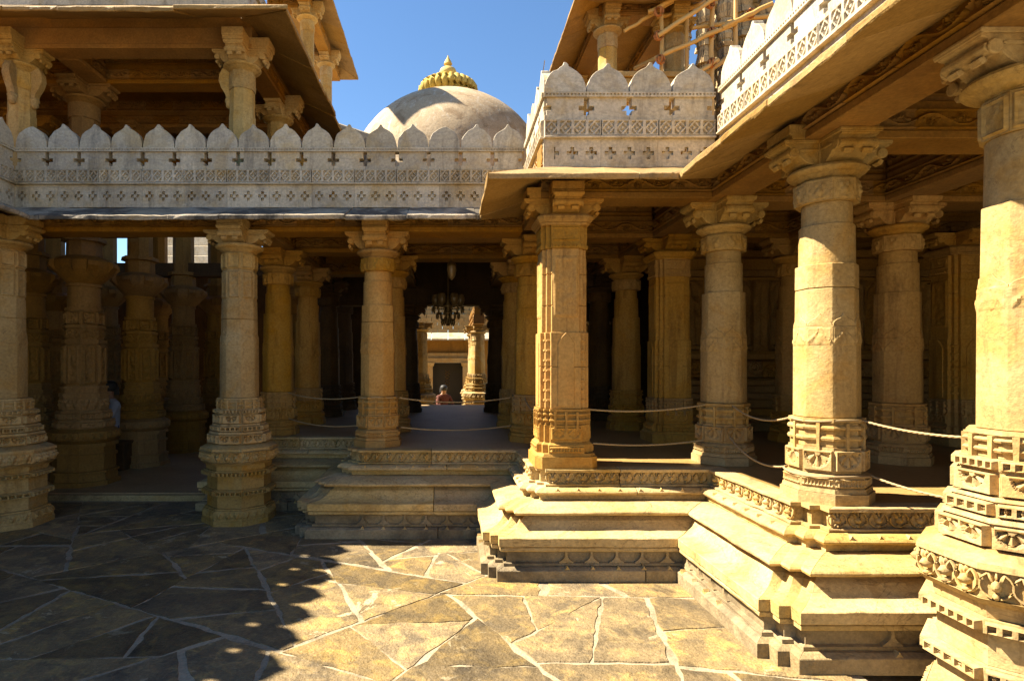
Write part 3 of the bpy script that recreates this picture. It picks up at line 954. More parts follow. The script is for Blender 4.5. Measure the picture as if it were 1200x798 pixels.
for lab, y in zip(hall_lab, (8.0, 9.45, 11.0, 12.6)):
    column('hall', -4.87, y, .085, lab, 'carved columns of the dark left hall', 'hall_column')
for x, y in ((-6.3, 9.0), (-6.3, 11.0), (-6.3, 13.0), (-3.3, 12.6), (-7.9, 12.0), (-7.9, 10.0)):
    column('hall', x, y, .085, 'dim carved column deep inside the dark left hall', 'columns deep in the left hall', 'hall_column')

# ================================================================== BEAMS
def tile_mesh(fn, W, H, nu, nv, amp, mat, name):
    m_ = MB(); m_.relief(fn, (0, 0, 0), (1, 0, 0), (0, 0, 1), (0, -1, 0), W, H, nu, nv, amp)
    return m_.mesh(name, mat, 0, 45, recalc=False)
T_SCROLL = tile_mesh(f_scroll, .40, .115, 60, 20, .030, 'beam', 'scroll_carving')
T_SHELL = tile_mesh(f_shell, .42, .17, 48, 22, .028, 'beam', 'shell_carving')
BW = .15
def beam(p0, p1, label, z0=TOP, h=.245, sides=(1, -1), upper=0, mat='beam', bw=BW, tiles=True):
    """lintel from p0 to p1; carved vine on its sides (side 1 lies right of travel), optional shell tier above"""
    d = Vector((p1[0] - p0[0], p1[1] - p0[1])); L = d.length; a = math.atan2(d.y, d.x)
    root = thing('stone_beam', label, 'beam', (p0[0], p0[1], z0), a)
    m_ = MB()
    hl = .052
    m_.box(0, L, -bw, bw, 0.001, hl)
    m_.box(.001, L - .001, -bw + .012, bw - .012, hl, h)
    link('beam_body', m_.mesh('beam_body', mat, 0.005), root)
    th = .125
    if tiles:
        n = max(1, round(L / .40))
        for s in sides:
            for j in range(n):
                x = (j if s == 1 else j + 1) * L / n
                link('scroll_carving', T_SCROLL, root, (x, -s * (bw - .012), hl + .006), 0 if s == 1 else PI, (L / n / .40, 1, th / .115))
    if upper:
        m_ = MB(); m_.box(.002, L - .002, -bw + .03, bw - .03, h + .002, h + upper)
        link('upper_course', m_.mesh('upper_course', mat, 0.005), root)
        n = max(1, round(L / .42))
        for s in (sides if tiles else ()):
            for j in range(n):
                x = (j if s == 1 else j + 1) * L / n
                link('shell_carving', T_SHELL, root, (x, -s * (bw - .03), h + .03), 0 if s == 1 else PI, (L / n / .42, 1, (upper - .04) / .17))
    return root
CZ = 3.56
U = CZ - TOP - .245 - .003
# outer lintels
beam((-4.45, 6.57), (.80, 6.57), 'long carved lintel over the back colonnade under the grey eave', sides=(1, -1), upper=U)
beam((.955, 6.37), (.955, 5.43), 'short carved lintel from the porch corner back to the colonnade', sides=(1, -1), upper=U)
beam((.80, 5.27), (2.27, 5.27), 'carved lintel between the porch corner column and the inner corner column', upper=U)
beam((2.42, 5.42), (2.42, -1.0), 'carved lintel running over the sunlit columns of the right wing', upper=U)
# inner lintels
beam((2.58, 5.39), (7.2, 5.39), 'inner lintel over the golden shaded column toward the carved wall', upper=U)
beam((2.58, 3.93), (7.2, 3.93), 'inner lintel starting at the brightly sunlit octagonal column', upper=U)
beam((2.58, 2.66), (7.2, 2.66), 'inner lintel starting at the massive sunlit column', upper=U)
beam((-.56, 6.87), (2.31, 6.87), 'inner lintel crossing the porch hall before the passage', upper=U)
beam((2.63, 6.87), (7.2, 6.87), 'inner lintel over the square panelled column', upper=U)
beam((2.45, 7.03), (2.45, 12.3), 'inner lintel along the deep porch hall', upper=U)
beam((2.45, 5.56), (2.45, 6.71), 'inner lintel from the inner corner column to the square panelled column', upper=U)
beam((3.98, 5.55), (3.98, 6.71), 'inner lintel from the golden shaded column to the carved wall', upper=U)
beam((3.98, 2.82), (3.98, 3.77), 'inner lintel in the near bay of the right wing', upper=U)
beam((3.98, 4.09), (3.98, 5.23), 'inner lintel of the right wing before the golden shaded column', upper=U)
beam((5.62, 2.82), (5.62, 3.77), 'far inner lintel in the near bay of the right wing', upper=U)
beam((5.62, 4.09), (5.62, 5.23), 'far inner lintel in the middle bay of the right wing', upper=U)
beam((.94, 7.03), (.94, 11.04), 'lintel along the passage on the porch side', upper=U)
beam((-.74, 6.73), (-.74, 11.04), 'lintel along the passage on the shaded platform side', upper=U)
beam((-2.10, 6.69), (-2.10, 12.3), 'lintel above the row behind the tall based court column', upper=U)
beam((-.58, 8.2), (.79, 8.2), 'cross lintel over the middle of the passage', upper=U)
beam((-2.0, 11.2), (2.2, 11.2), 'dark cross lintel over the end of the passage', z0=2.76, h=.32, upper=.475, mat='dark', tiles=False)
beam((1.10, 8.2), (2.30, 8.2), 'cross lintel deep in the porch hall', upper=U)
beam((-1.94, 7.75), (-.90, 7.75), 'cross lintel on the shaded platform before the second column', upper=U)
beam((-1.94, 9.6), (-.90, 9.6), 'cross lintel deep over the shaded platform', upper=U)
beam((-4.81, 6.38), (-4.81, -1.5), 'carved lintel of the left wing above the broad based column', upper=U)

# ================================================================== ROOFS
def slab(name, poly, z0, z1, mat, bevel=0.0):
    m_ = MB(); m_.loft([[(x, y, z) for x, y in poly] for z in (z0, z1)])
    return tag(link(name, m_.mesh(name, mat, bevel)), kind='structure')
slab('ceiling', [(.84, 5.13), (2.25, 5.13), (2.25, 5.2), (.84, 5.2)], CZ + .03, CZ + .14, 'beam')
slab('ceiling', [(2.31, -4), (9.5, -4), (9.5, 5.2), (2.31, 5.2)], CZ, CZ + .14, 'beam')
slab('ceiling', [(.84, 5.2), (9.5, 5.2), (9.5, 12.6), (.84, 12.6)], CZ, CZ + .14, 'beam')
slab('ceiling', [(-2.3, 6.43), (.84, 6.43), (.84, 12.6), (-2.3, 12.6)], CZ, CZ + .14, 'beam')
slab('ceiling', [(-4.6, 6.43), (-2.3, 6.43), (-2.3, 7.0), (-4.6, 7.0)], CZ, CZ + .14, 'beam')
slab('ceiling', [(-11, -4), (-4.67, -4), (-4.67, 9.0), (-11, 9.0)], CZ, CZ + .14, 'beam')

# ================================================================== PARAPETS AND EAVES
def f_diamond(U_, V_, a):
    n = 4
    u = (U_ * n) % 1.0
    x, y = np.abs(u - .5), np.abs(V_ - .5)
    hole = (x < .40) & (y < .36)
    dia = np.abs(x / .40 + y / .36 - 0.95) < 0.24
    dot = np.hypot(x, y) < .10
    return np.where(hole, np.where(dia, -.15, np.where(dot, -.3, -1.0)), 0.0)
def frieze_panel_mesh(mat):
    m_ = MB()
    m_.relief(f_diamond, (0, .002, 0), (1, 0, 0), (0, 0, 1), (0, -1, 0), .468, .145, 84, 18, .022)
    m_.box(0, .468, .008, .08, -.0005, .1455)
    return m_.mesh('frieze_panel', mat, recalc=False)
def bits_panel(nx, rows, W, H, cells, depth, thick, mat, name):
    """slab with recessed square holes; cells = set of (i, j)"""
    m_ = MB(); dx, dz = W / nx, H / rows
    at = lambda i, j: -0.0 if (i, j) not in cells else depth
    for i in range(nx):
        for j in range(rows):
            y = at(i, j)
            x0, x1, z0, z1 = i * dx, (i + 1) * dx, j * dz, (j + 1) * dz
            m_.add([(x0, y, z0), (x1, y, z0), (x1, y, z1), (x0, y, z1)], [(0, 1, 2, 3)])
            if i + 1 < nx and at(i + 1, j) != y:
                y2 = at(i + 1, j)
                m_.add([(x1, y, z0), (x1, y2, z0), (x1, y2, z1), (x1, y, z1)], [(0, 1, 2, 3)])
            if j + 1 < rows and at(i, j + 1) != y:
                y2 = at(i, j + 1)
                m_.add([(x0, y, z1), (x1, y, z1), (x1, y2, z1), (x0, y2, z1)], [(0, 1, 2, 3)])
    m_.add([(0, 0, 0), (W, 0, 0), (W, thick, 0), (0, thick, 0), (0, 0, H), (W, 0, H), (W, thick, H), (0, thick, H)],
           [(0, 3, 2, 1), (4, 5, 6, 7), (1, 2, 6, 5), (0, 4, 7, 3), (3, 7, 6, 2)])
    return m_.mesh(name, mat, recalc=False)
def dado_mesh(mat, full):
    cells = set()
    for c in range(3):
        i, j = 2 + c * 5, 3
        cells |= {(i - 1, j), (i + 1, j), (i, j - 1), (i, j + 1)}
        if full: cells.add((i, j))
    return bits_panel(15, 7, .47, .24, cells, .028, .09, mat, 'dado_panel')
def merlon_mesh(mat, w=.1685, seed=0):
    rr = random.Random(seed)
    half = [(w, 0), (w, .04), (w - .019, .04), (w - .019, .080), (w - .060, .080), (w - .060, .118), (w - .019, .118), (w - .019, .185),
            (w - .004, .225), (w - .004, .27), (w - .009, .31), (w - .022, .347), (w - .044, .383), (w - .072, .412), (w - .104, .431), (w - .128, .445),
            (w - .142, .457), (w - .150, .472), (w - .158, .488)]
    poly = half + [(-x, z) for x, z in reversed(half)]
    poly = [(x + (rr.gauss(0, .0022) if z > .23 else 0), z + (rr.gauss(0, .0022) if z > .23 else 0)) for x, z in poly]
    if seed == 5:      # broken tip
        poly = [(x, min(z, .452 + .2 * (x - rr.uniform(-.02, .02)))) if z > .44 else (x, z) for x, z in poly]
    m_ = MB()
    m_.extrude(poly, (0, 0, 0), (1, 0, 0), (0, 0, 1), (0, -1, 0), -.085, -.005)
    return m_.mesh('merlon', mat, 0.003)
def rail_mesh(mat):
    cells = {(i, 1) for i in range(1, 24, 2)}
    return bits_panel(24, 3, .338, .042, cells, .012, .10, mat, 'rail')
PARTS = {}
for k_ in ('marble',):
    PARTS[k_] = dict(frieze=frieze_panel_mesh(k_), dado=dado_mesh(k_, False), dado_full=dado_mesh(k_, True), merlon=[merlon_mesh(k_, seed=q) for q in range(7)], rail=rail_mesh(k_))
PP = [(-4.64, -2.2), (-4.64, 6.4), (.816, 6.4), (.816, 5.1), (2.28, 5.1), (2.28, -.9)]
def parapet(i, label, z=3.34, poly=PP, full=False, mat='marble', merlons=True, trim0=0.0, trim1=0.0):
    P, t, n, L, k0, k1 = segs(poly)[i]
    root = thing('parapet', label, 'parapet', (P.x, P.y, z), math.atan2(t.y, t.x))
    A, B = trim0, L - trim1; L = B - A
    pm = PARTS[mat]
    m = max(1, round(L / .47))
    for j in range(m):
        sx = L / m
        link('dado_panel', pm['dado_full' if full else 'dado'], root, (A + j * sx + .001, 0, 0), 0, ((sx - .002) / .47, 1, 1))
    m_ = MB(); m_.box(A, B, -.034, .07, .2405, .2585)
    link('ledge', m_.mesh('ledge', M[mat], .004), root)
    m = max(1, round(L / .468))
    for j in range(m):
        sx = L / m
        link('frieze_panel', pm['frieze'], root, (A + j * sx + .001, 0, .2590), 0, ((sx - .002) / .468, 1, 1))
    if not merlons: return root
    m = max(1, round(L / .338))
    for j in range(m):
        sx = L / m
        o = link('merlon', random.choice(pm['merlon']), root, (A + (j + .5) * sx, random.uniform(-.002, .002), .406), 0, ((sx - .003) / .337, 1, random.uniform(.985, 1.01)))
        o.rotation_euler = (random.gauss(0, .006), random.gauss(0, .004), 0)
        link('rail', pm['rail'], root, (A + j * sx, -.016, .594), 0, (sx / .338, 1, 1))
    return root
parapet(0, 'parapet with pointed merlons along the left wing, casting its scalloped shadow', trim1=.0)
parapet(1, 'long shaded parapet of pointed merlons and cross openings over the back colonnade', trim0=.0, trim1=.0)
parapet(2, 'short parapet running back from the porch corner to the colonnade', trim0=.10, full=True)
parapet(3, 'parapet of pointed merlons with cross openings facing the court over the corner porch', full=True, trim0=.002)
parapet(4, 'brilliantly sunlit parapet of pointed merlons along the right wing', trim0=.09, full=True)

EAVE = [(-.11, 3.337), (-.11, 3.285), (.49, 3.088), (.505, 3.092), (.505, 3.132), (0, 3.337)]
def eave(i, label, mat, piece=.62, poly=PP, prof=EAVE, jz=.003, jt=.012):
    root = thing('stone_eave', label, 'eave')
    sweep(poly, prof, 'eave_slab', mat, root, piece=piece, only=[i], bevel=.006, jz=jz, jo=.012, jt=jt, gap=.001, rough=.0028)
    return root
eave(0, 'sloping stone eave along the left wing', 'eave')
eave(1, 'grey weathered stone eave under the long shaded parapet', 'eave')
eave(2, 'stone eave on the side of the corner porch facing the left wing', 'eave_warm')
eave(3, 'sunlit stone eave over the front of the corner porch', 'eave_warm')
eave(4, 'long sloping stone eave under the sunlit parapet of the right wing', 'eave_warm')

# ================================================================== UPPER LEFT PAVILION
UPK = {'pav': kind_upper('pale', 5.36 - 3.70, (3,)), 'pav_c': kind_upper('pale', 5.36 - 3.70, (0, 3)), 'pav_r': kind_upper('pale', 5.36 - 3.70, (0,)),
       'tow': kind_upper('pale', 9.15 - 5.76, (0,)), 'right': kind_upper('pale', 6.98 - 3.70, (2, 3))}
def strut(root, rz):
    m_ = MB()
    pts = [(.10, -.62), (.13, -.66), (.17, -.60), (.19, -.50), (.24, -.42), (.27, -.34), (.26, -.26), (.22, -.19), (.10, -.19)]
    m_.extrude(pts, (0, 0, 5.36 - 3.70), (math.cos(rz), math.sin(rz), 0), (0, 0, 1), (-math.sin(rz), math.cos(rz), 0), -.045, .045)
    m_.lathe([(.02, 1.0), (.05, 1.03), (.045, 1.06), (.06, 1.09), (.05, 1.12)], 8, .15 * math.cos(rz), .15 * math.sin(rz))
    link('strut', m_.mesh('strut', 'pale', .003, 35), root)
c_ = column('pav_c', -2.45, 7.12, 3.70, 'pale carved column at the corner of the roof pavilion beyond the merlons', kinds=UPK); strut(c_, PI)
c_ = column('pav_r', -2.45, 8.62, 3.70, 'second column along the side of the roof pavilion', kinds=UPK)
c_ = column('pav_r', -2.45, 10.1, 3.70, 'third column along the side of the roof pavilion', kinds=UPK)
c_ = column('pav', -5.08, 7.12, 3.70, 'pale column with curved struts beyond the left wing parapet', kinds=UPK); strut(c_, 0); strut(c_, -PI / 2)
PVZ = 5.36
beam((-9.0, 7.12), (-2.30, 7.12), 'front beam of the roof pavilion under its dark eave', z0=PVZ, upper=.18, sides=(-1,), bw=.13)
beam((-2.45, 7.26), (-2.45, 13.4), 'side beam of the roof pavilion', z0=PVZ, upper=.18, sides=(1, -1), bw=.13)
beam((-9.0, 8.0), (-2.60, 8.0), 'inner shell carved beam of the roof pavilion', z0=PVZ, upper=.18, bw=.13)
beam((-9.0, 9.45), (-2.60, 9.45), 'second inner beam of the roof pavilion', z0=PVZ, upper=.18, bw=.13)
beam((-9.0, 11.0), (-2.60, 11.0), 'third inner beam of the roof pavilion', z0=PVZ, upper=.18, bw=.13)
beam((-4.62, 7.26), (-4.62, 7.86), 'short cross beam of the roof pavilion above the first hall column', z0=PVZ, upper=.18, bw=.13)
slab('pavilion_ceiling', [(-11, 7.0), (-2.33, 7.0), (-2.33, 13.6), (-11, 13.6)], 5.79, 5.88, 'beam')
PPV = [(-9.5, 6.86), (-2.30, 6.86), (-2.30, 10.2)]
EV2 = [(-.12, 5.78), (-.12, 5.70), (.605, 5.355), (.62, 5.36), (.62, 5.40), (0, 5.78)]
eave(0, 'dark edged stone eave across the front of the roof pavilion', 'eave_warm', poly=PPV, prof=EV2)
eave(1, 'receding stone eave on the side of the roof pavilion', 'eave_warm', poly=PPV, prof=EV2)
parapet(0, 'carved marble course above the roof pavilion front eave', z=5.785, poly=PPV, merlons=False)
parapet(1, 'carved marble course above the roof pavilion side eave', z=5.785, poly=PPV, merlons=False)
# lintels tying the hall columns at mid height
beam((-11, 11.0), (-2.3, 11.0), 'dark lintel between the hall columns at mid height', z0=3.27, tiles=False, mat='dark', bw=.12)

# taller pavilion behind
slab('tower_terrace', [(-5, 11.3), (-2.6, 11.3), (-2.6, 16.0), (-5, 16.0)], 5.9, 6.1, 'marble')
for lab, y in (('slender column of the tall rear pavilion, first seen above the roof eave', 12.65), ('slender column at the far corner of the tall rear pavilion', 14.6)):
    column('tow', -2.98, y, 5.76, lab, kinds=UPK)
beam((-2.98, 11.4), (-2.98, 15.8), 'side beam of the tall rear pavilion', z0=9.15, upper=.0, sides=(1, -1), bw=.13)
beam((-3.8, 12.65), (-3.14, 12.65), 'cross beam of the tall rear pavilion', z0=9.15, bw=.13)
beam((-3.8, 14.6), (-3.14, 14.6), 'rear cross beam of the tall rear pavilion', z0=9.15, bw=.13)
PTW = [(-3.8, 11.6), (-2.9, 11.6), (-2.9, 15.5), (-3.8, 15.5)]
EV3 = [(-.2, 9.62), (-.2, 9.54), (.49, 9.28), (.50, 9.285), (.50, 9.33), (0, 9.62)]
eave(0, 'front eave of the tall rear pavilion', 'eave_warm', poly=PTW, prof=EV3)
eave(1, 'long eave of the tall rear pavilion against the sky', 'eave_warm', poly=PTW, prof=EV3)
eave(2, 'rear eave of the tall rear pavilion', 'eave_warm', poly=PTW, prof=EV3)
slab('tower_roof', [(-3.8, 11.65), (-2.95, 11.65), (-2.95, 15.45), (-3.8, 15.45)], 9.5, 9.72, 'eave_warm')
mb = MB(); mb.loft([[(-2.05, 10.2, 3.7), (-1.15, 10.2, 3.7), (-1.15, 11.2, 3.7), (-2.05, 11.2, 3.7)], [(-2.05, 10.2, 5.85), (-1.15, 10.2, 5.55), (-1.15, 11.2, 5.55), (-2.05, 11.2, 5.85)]])
tag(link('roof_block', mb.mesh('roof_block', 'eave', .02)), 'plain grey masonry block between the roof pavilion and the dome', 'masonry block')

# ================================================================== DOME
DX, DY, DZ = 0.0, 12.4, 5.25
dome = thing('dome', 'tan plastered dome with yellow ribbed finial above the passage', 'dome', (DX, DY, 3.7))
mb = MB()
prof = [(2.05, 0), (2.05, DZ - 3.7)]
for f in np.linspace(0.0, .97, 16):
    prof.append((2.05 * math.cos(f * PI / 2) ** .95, DZ - 3.7 + 1.95 * math.sin(f * PI / 2)))
prof.append((.05, DZ - 3.7 + 1.955))
mb.lathe(prof, 48)
link('shell', mb.mesh('shell', 'plaster', 0, 50), dome)
mb = MB(); za = DZ - 3.7 + 1.90
nr = 26
for k in range(nr):
    a = 2 * PI * k / nr
    mb.tube([((.36 + .14 * math.sin(t)) * math.cos(a), (.36 + .14 * math.sin(t)) * math.sin(a), za + .16 - .13 * math.cos(t)) for t in np.linspace(.1, PI - .1, 8)],
            [.045, .056, .062, .065, .062, .056, .047, .038], 6)
mb.lathe([(.40, za), (.44, za + .15), (.34, za + .28), (.0, za + .30)], 26)
link('ribbed_cushion', mb.mesh('ribbed_cushion', 'gilt', 0, 60), dome, (0, 0, -.12 * za), 0, (1.12, 1.12, 1.12))
mb = MB()
mb.lathe([(.34, za + .27), (.20, za + .31), (.09, za + .35), (.07, za + .38), (.15, za + .42), (.17, za + .48), (.14, za + .56), (.06, za + .61), (.045, za + .63), (.08, za + .66),
          (.06, za + .71), (.025, za + .77), (.0, za + .84)], 20)
link('pot_finial', mb.mesh('pot_finial', 'gilt', 0, 60), dome, (0, 0, -.12 * za), 0, (1.12, 1.12, 1.12))

# ================================================================== UPPER RIGHT PAVILION, TOWER AND SCAFFOLD
column('right', 2.47, 9.25, 3.70, 'stout pale column under the overhanging roof above the porch merlons', kinds=UPK)
column('right', 3.50, 9.25, 3.70, 'pale column beside the bamboo scaffold', kinds=UPK)
column('right', 2.47, 11.3, 3.70, 'rear column under the overhanging roof above the porch', kinds=UPK)
beam((2.3, 9.25), (3.75, 9.25), 'front beam under the overhanging roof beside the scaffold', z0=6.98, upper=.0)
beam((2.47, 9.42), (2.47, 13), 'side beam under the overhanging roof beside the scaffold', z0=6.98)
beam((3.5, 9.42), (3.5, 13), 'inner beam under the overhanging roof beside the scaffold', z0=6.98)
PRT = [(2.36, 13.2), (2.36, 9.12), (3.78, 9.12)]
EV4 = [(-.25, 7.34), (-.25, 7.26), (.50, 6.96), (.52, 6.965), (.52, 7.01), (0, 7.28)]
eave(0, 'overhanging stone eave beside the blue sky above the porch', 'eave_warm', poly=PRT, prof=EV4)
eave(1, 'front eave of the overhanging roof above the porch', 'eave_warm', poly=PRT, prof=EV4)
slab('right_pavilion_roof', [(2.40, 9.16), (3.75, 9.16), (3.75, 13.2), (2.40, 13.2)], 7.235, 7.38, 'eave_warm')
mb = MB(); mb.box(2.32, 3.8, 9.02, 9.16, 5.62, 5.98); mb.box(2.29, 3.83, 8.98, 9.2, 5.99, 6.07)
tag(link('sill_wall', mb.mesh('sill_wall', 'pale', .006)), 'low sandy sill wall between the roof columns beside the scaffold', 'wall')

def turret_mesh(seed, h, r, mat='tower'):
    rr = random.Random(seed)
    m_ = MB(); z = 0
    while z < h:
        sh = rr.choice(['rd', 'oct', 'rd2', 'rd'])
        q = r * rr.uniform(.72, 1.05) * (1 - .25 * z / h)
        d = rr.uniform(.035, .14)
        k = rr.random()
        if k < .35: m_.frust(sh, q, z, q * .86, z + d)
        elif k < .6: m_.frust(sh, q * .86, z, q * 1.08, z + d)
        else: m_.frust(sh, q * .8, z, q * .8, z + d * 1.5); d *= 1.5
        z += d + .002
    return m_.mesh('turret', mat, 0.0)
tw = thing('spire_tower', 'weathered carved spire tower of clustered turrets behind the scaffold', 'tower', (5.2, 11.6, 3.7))
for k, (x, y, r, h) in enumerate([(-.98, -.9, .17, 5.2), (-.62, -.95, .21, 4.6), (-.28, -1.0, .17, 5.5), (.06, -.95, .22, 4.9), (.42, -1.05, .18, 5.4), (.78, -1.0, .24, 4.0), (1.15, -1.0, .19, 5.2),
                                  (1.55, -1.1, .23, 4.6), (-.95, -.45, .2, 5.6), (-.9, 0.0, .2, 5.4)]):
    link('turret', turret_mesh(k, h, r), tw, (x, y, 0))
mb = MB()
mb.stack([('rd', 1.05 - .09 * j, j * .62, 1.0 - .09 * j, j * .62 + .5) for j in range(9)] + [('rd', 1.12 - .09 * j, j * .62 + .5, 1.10 - .09 * j, j * .62 + .61) for j in range(9)], .35, .1)
link('core', mb.mesh('core', 'tower'), tw)
# a stepped niche turret nearer the right wing
mb = MB()
z = 0
for j in range(9):
    q = .36 - .012 * j
    mb.frust('rd', q * .8, z, q * .78, z + .16); mb.frust('rd', q * 1.0, z + .162, q * .86, z + .22); z += .224
link('corner_turret', mb.mesh('corner_turret', 'tower'), tw, (.02, -2.4, 0))

sc = thing('bamboo_scaffold', 'lashed bamboo pole scaffold in front of the carved spire tower', 'scaffold', (0, 0, 0))
def P3(px, py, Y): return ((px - 525) * Y / 700, Y, 1.65 + (428 - py) * Y / 700)
def pole(a, b, r=.034):
    a, b = Vector(a), Vector(b); m_ = MB()
    pts = [a.lerp(b, f) + Vector((random.gauss(0, .006), 0, random.gauss(0, .006))) for f in np.linspace(0, 1, 9)]
    m_.tube([tuple(p) for p in pts], [r * random.uniform(.9, 1.1) for _ in pts], 8)
    link('pole', m_.mesh('pole', 'bamboo', 0, 50), sc)
def lash(p, r=.065):
    m_ = MB()
    for k in range(3):
        a = random.uniform(0, PI)
        m_.tube([(p[0] + r * math.cos(t) * math.cos(a), p[1] + r * .7 * math.cos(t) * math.sin(a), p[2] + r * math.sin(t)) for t in np.linspace(0, 2 * PI, 10)], .016, 5)
    link('lashing', m_.mesh('lashing', 'lash', 0, 60), sc)
Yk = 8.75
pole(P3(771, 42, 8.75), P3(850, -9, 8.60)); pole(P3(768, 69, 8.80), P3(862, 27, 8.70)); pole(P3(812, 34, 8.90), P3(905, 18, 8.9)); pole(P3(803, 95, 8.75), P3(842, 70, 8.75))
pole(P3(834, -30, 8.82), P3(834, 150, 8.82)); pole(P3(731, 38, 9.0), P3(790, 2, 8.9), .028); pole(P3(760, 15, 8.85), P3(800, -6, 8.7)); pole(P3(745, 80, 9.6), P3(775, 66, 8.9))
pole(P3(795, 110, 9.0), P3(862, 60, 8.9)); pole(P3(805, -30, 9.0), P3(805, 120, 9.0), .03); pole(P3(862, -30, 8.75), P3(862, 120, 8.75), .032); pole(P3(770, 22, 9.1), P3(880, -14, 8.9)); pole(P3(846, 33, 8.7), P3(905, 4, 8.6)); pole(P3(775, -30, 8.9), P3(775, 110, 8.9), .03)
for q in ((772, 14), (832, 5), (834, 38), (774, 70), (834, 74), (772, 42), (880, 16)): lash(P3(q[0], q[1], 8.76))

# ================================================================== INNER WALL, REAR COURT
w_ = thing('carved_wall', 'dark inner wall with tall carved figure panels behind the golden shaded column', 'wall', (2.95, 8.05, PLZ))
mb = MB(); mb.box(0, 4.6, 0, .4, 0, 2.8)
link('wall_core', mb.mesh('wall_core', 'hall'), w_)
y_ = 0
for z0, z1, o in ((0, .12, .22), (.122, .2, .17), (.202, .30, .20), (.302, .42, .12), (.422, .5, .17), (.502, .60, .10), (.602, .68, .14), (.95, 1.03, .10), (2.05, 2.14, .10), (2.3, 2.4, .16)):
    mb = MB(); mb.box(0.002 * z0, 4.6, -o, .01, z0, z1)
    link('moulding', mb.mesh('moulding', 'hall', .012), w_)
T_FIG = tile_mesh(f_figure, .40, .95, 22, 44, .075, 'hall', 'figure_panel')
T_PIL = tile_mesh(f_panel(12), .20, .95, 12, 44, .05, 'hall', 'pilaster_panel')
for k in range(7):
    link('figure_panel', T_FIG, w_, (.08 + k * .64, -.02, 1.06))
    link('pilaster_panel', T_PIL, w_, (.50 + k * .64, -.06, 1.06))
T_BAND = tile_mesh(f_scroll, .40, .25, 40, 20, .05, 'hall', 'carved_band')
for k in range(11): link('carved_band', T_BAND, w_, (.05 + k * .41, -.03, .69))
# closing walls deep inside; their near-black colour stands in for shade
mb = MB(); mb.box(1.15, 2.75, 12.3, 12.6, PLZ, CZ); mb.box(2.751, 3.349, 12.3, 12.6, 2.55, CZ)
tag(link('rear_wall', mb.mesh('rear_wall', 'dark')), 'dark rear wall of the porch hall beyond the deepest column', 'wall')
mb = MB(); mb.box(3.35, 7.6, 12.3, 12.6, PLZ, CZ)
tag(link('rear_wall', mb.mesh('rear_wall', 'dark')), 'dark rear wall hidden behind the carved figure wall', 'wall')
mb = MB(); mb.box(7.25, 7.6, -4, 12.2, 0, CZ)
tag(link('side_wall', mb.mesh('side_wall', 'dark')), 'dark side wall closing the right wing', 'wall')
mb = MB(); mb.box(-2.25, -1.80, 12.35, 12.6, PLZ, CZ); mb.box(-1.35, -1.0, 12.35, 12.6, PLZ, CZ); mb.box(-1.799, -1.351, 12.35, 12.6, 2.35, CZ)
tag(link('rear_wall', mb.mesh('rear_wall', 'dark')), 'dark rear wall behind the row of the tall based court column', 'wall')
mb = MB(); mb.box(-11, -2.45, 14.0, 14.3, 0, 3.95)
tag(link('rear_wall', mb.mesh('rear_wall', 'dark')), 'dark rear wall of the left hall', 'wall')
mb = MB(); mb.box(-11.3, -11, -4, 14.3, 0, 5.8)  # out of view, added to stop sun entering above the wing roof
tag(link('side_wall', mb.mesh('side_wall', 'dark')), 'added unseen dark wall keeping sun out of the left hall', 'wall')
mb = MB(); mb.box(-9.0, -8.9, -4, 7.4, 0, 3.5)  # extra wall out of view, added to hold the left side dark
tag(link('side_wall', mb.mesh('side_wall', 'dark')), 'added unseen dark wall blocking light behind the left wing', 'wall')

RC = {'rear': kind_ground('pale', (), ztop=2.6 - .0, s=.95), }
column('rear', .80, 16.2, .12, 'sunlit column with stacked brackets in the rear court beyond the passage', kinds=RC)
column('rear', .80, 17.8, .12, 'second sunlit column in the rear court beyond the passage', kinds=RC)
column('rear', -.72, 15.2, .12, 'pale column in the rear court on the side away from the sunlit brackets', kinds=RC)
column('rear', -2.1, 15.2, .12, 'pale rear court column glimpsed through the shaded platform row', kinds=RC)
column('rear', 3.35, 14.2, .12, 'bright rear court column glimpsed behind the deepest porch hall column', kinds=RC)
column('rear', -5.4, 16.6, .12, 'bright rear court column glimpsed through the left hall', kinds=RC)
beam((.80, 15.5), (.80, 18.6), 'lintel over the sunlit rear court columns', z0=2.73, upper=.2)
gate = thing('gatehouse', 'small gatehouse with dark doorway and tiled eave at the end of the rear court', 'gatehouse', (0, 20.5, .12))
mb = MB(); mb.box(-4.5, -.55, 0, .5, 0, 2.4); mb.box(.52, 4.5, 0, .5, 0, 2.4); mb.box(-.55, .52, 0, .5, 1.62, 2.4)
link('wall', mb.mesh('wall', 'hall'), gate)
for x in (-.62, .60):
    mb = MB(); mb.stack([('sq', .14, 0, .14, .2), ('sq', .10, .202, .10, 1.5), ('sq', .13, 1.502, .16, 1.62)], x, -.08)
    link('door_jamb', mb.mesh('door_jamb', 'pale', .004), gate)
mb = MB(); mb.box(-.8, .78, -.2, .0, 1.622, 1.78); mb.box(-.7, .68, -.12, .0, 1.782, 1.95)
link('lintel', mb.mesh('lintel', 'pale', .006), gate)
mb = MB(); mb.box(-.548, .518, .2, .26, 0, 1.618)
d_ = link('door', mb.mesh('door', 'door'), gate)
mb = MB()
for k in range(5):
    for s in (-1, 1):
        mb.tube([(-.02 + s * .08, .19, .8 + k * .11), (-.02 - s * .08, .19, .91 + k * .11)], .008, 4)
link('door_lattice', mb.mesh('door_lattice', 'brass'), d_)
mb = MB()
for j in range(16):
    mb.extrude([(-.5, 2.36), (-.5, 2.42), (.1, 2.66), (.1, 2.58)], (-4.5 + j * .5625, 0, 0), (0, 1, 0), (0, 0, 1), (1, 0, 0), .01, .55)
link('eave', mb.mesh('eave', 'marble', .004), gate)
mb = MB()
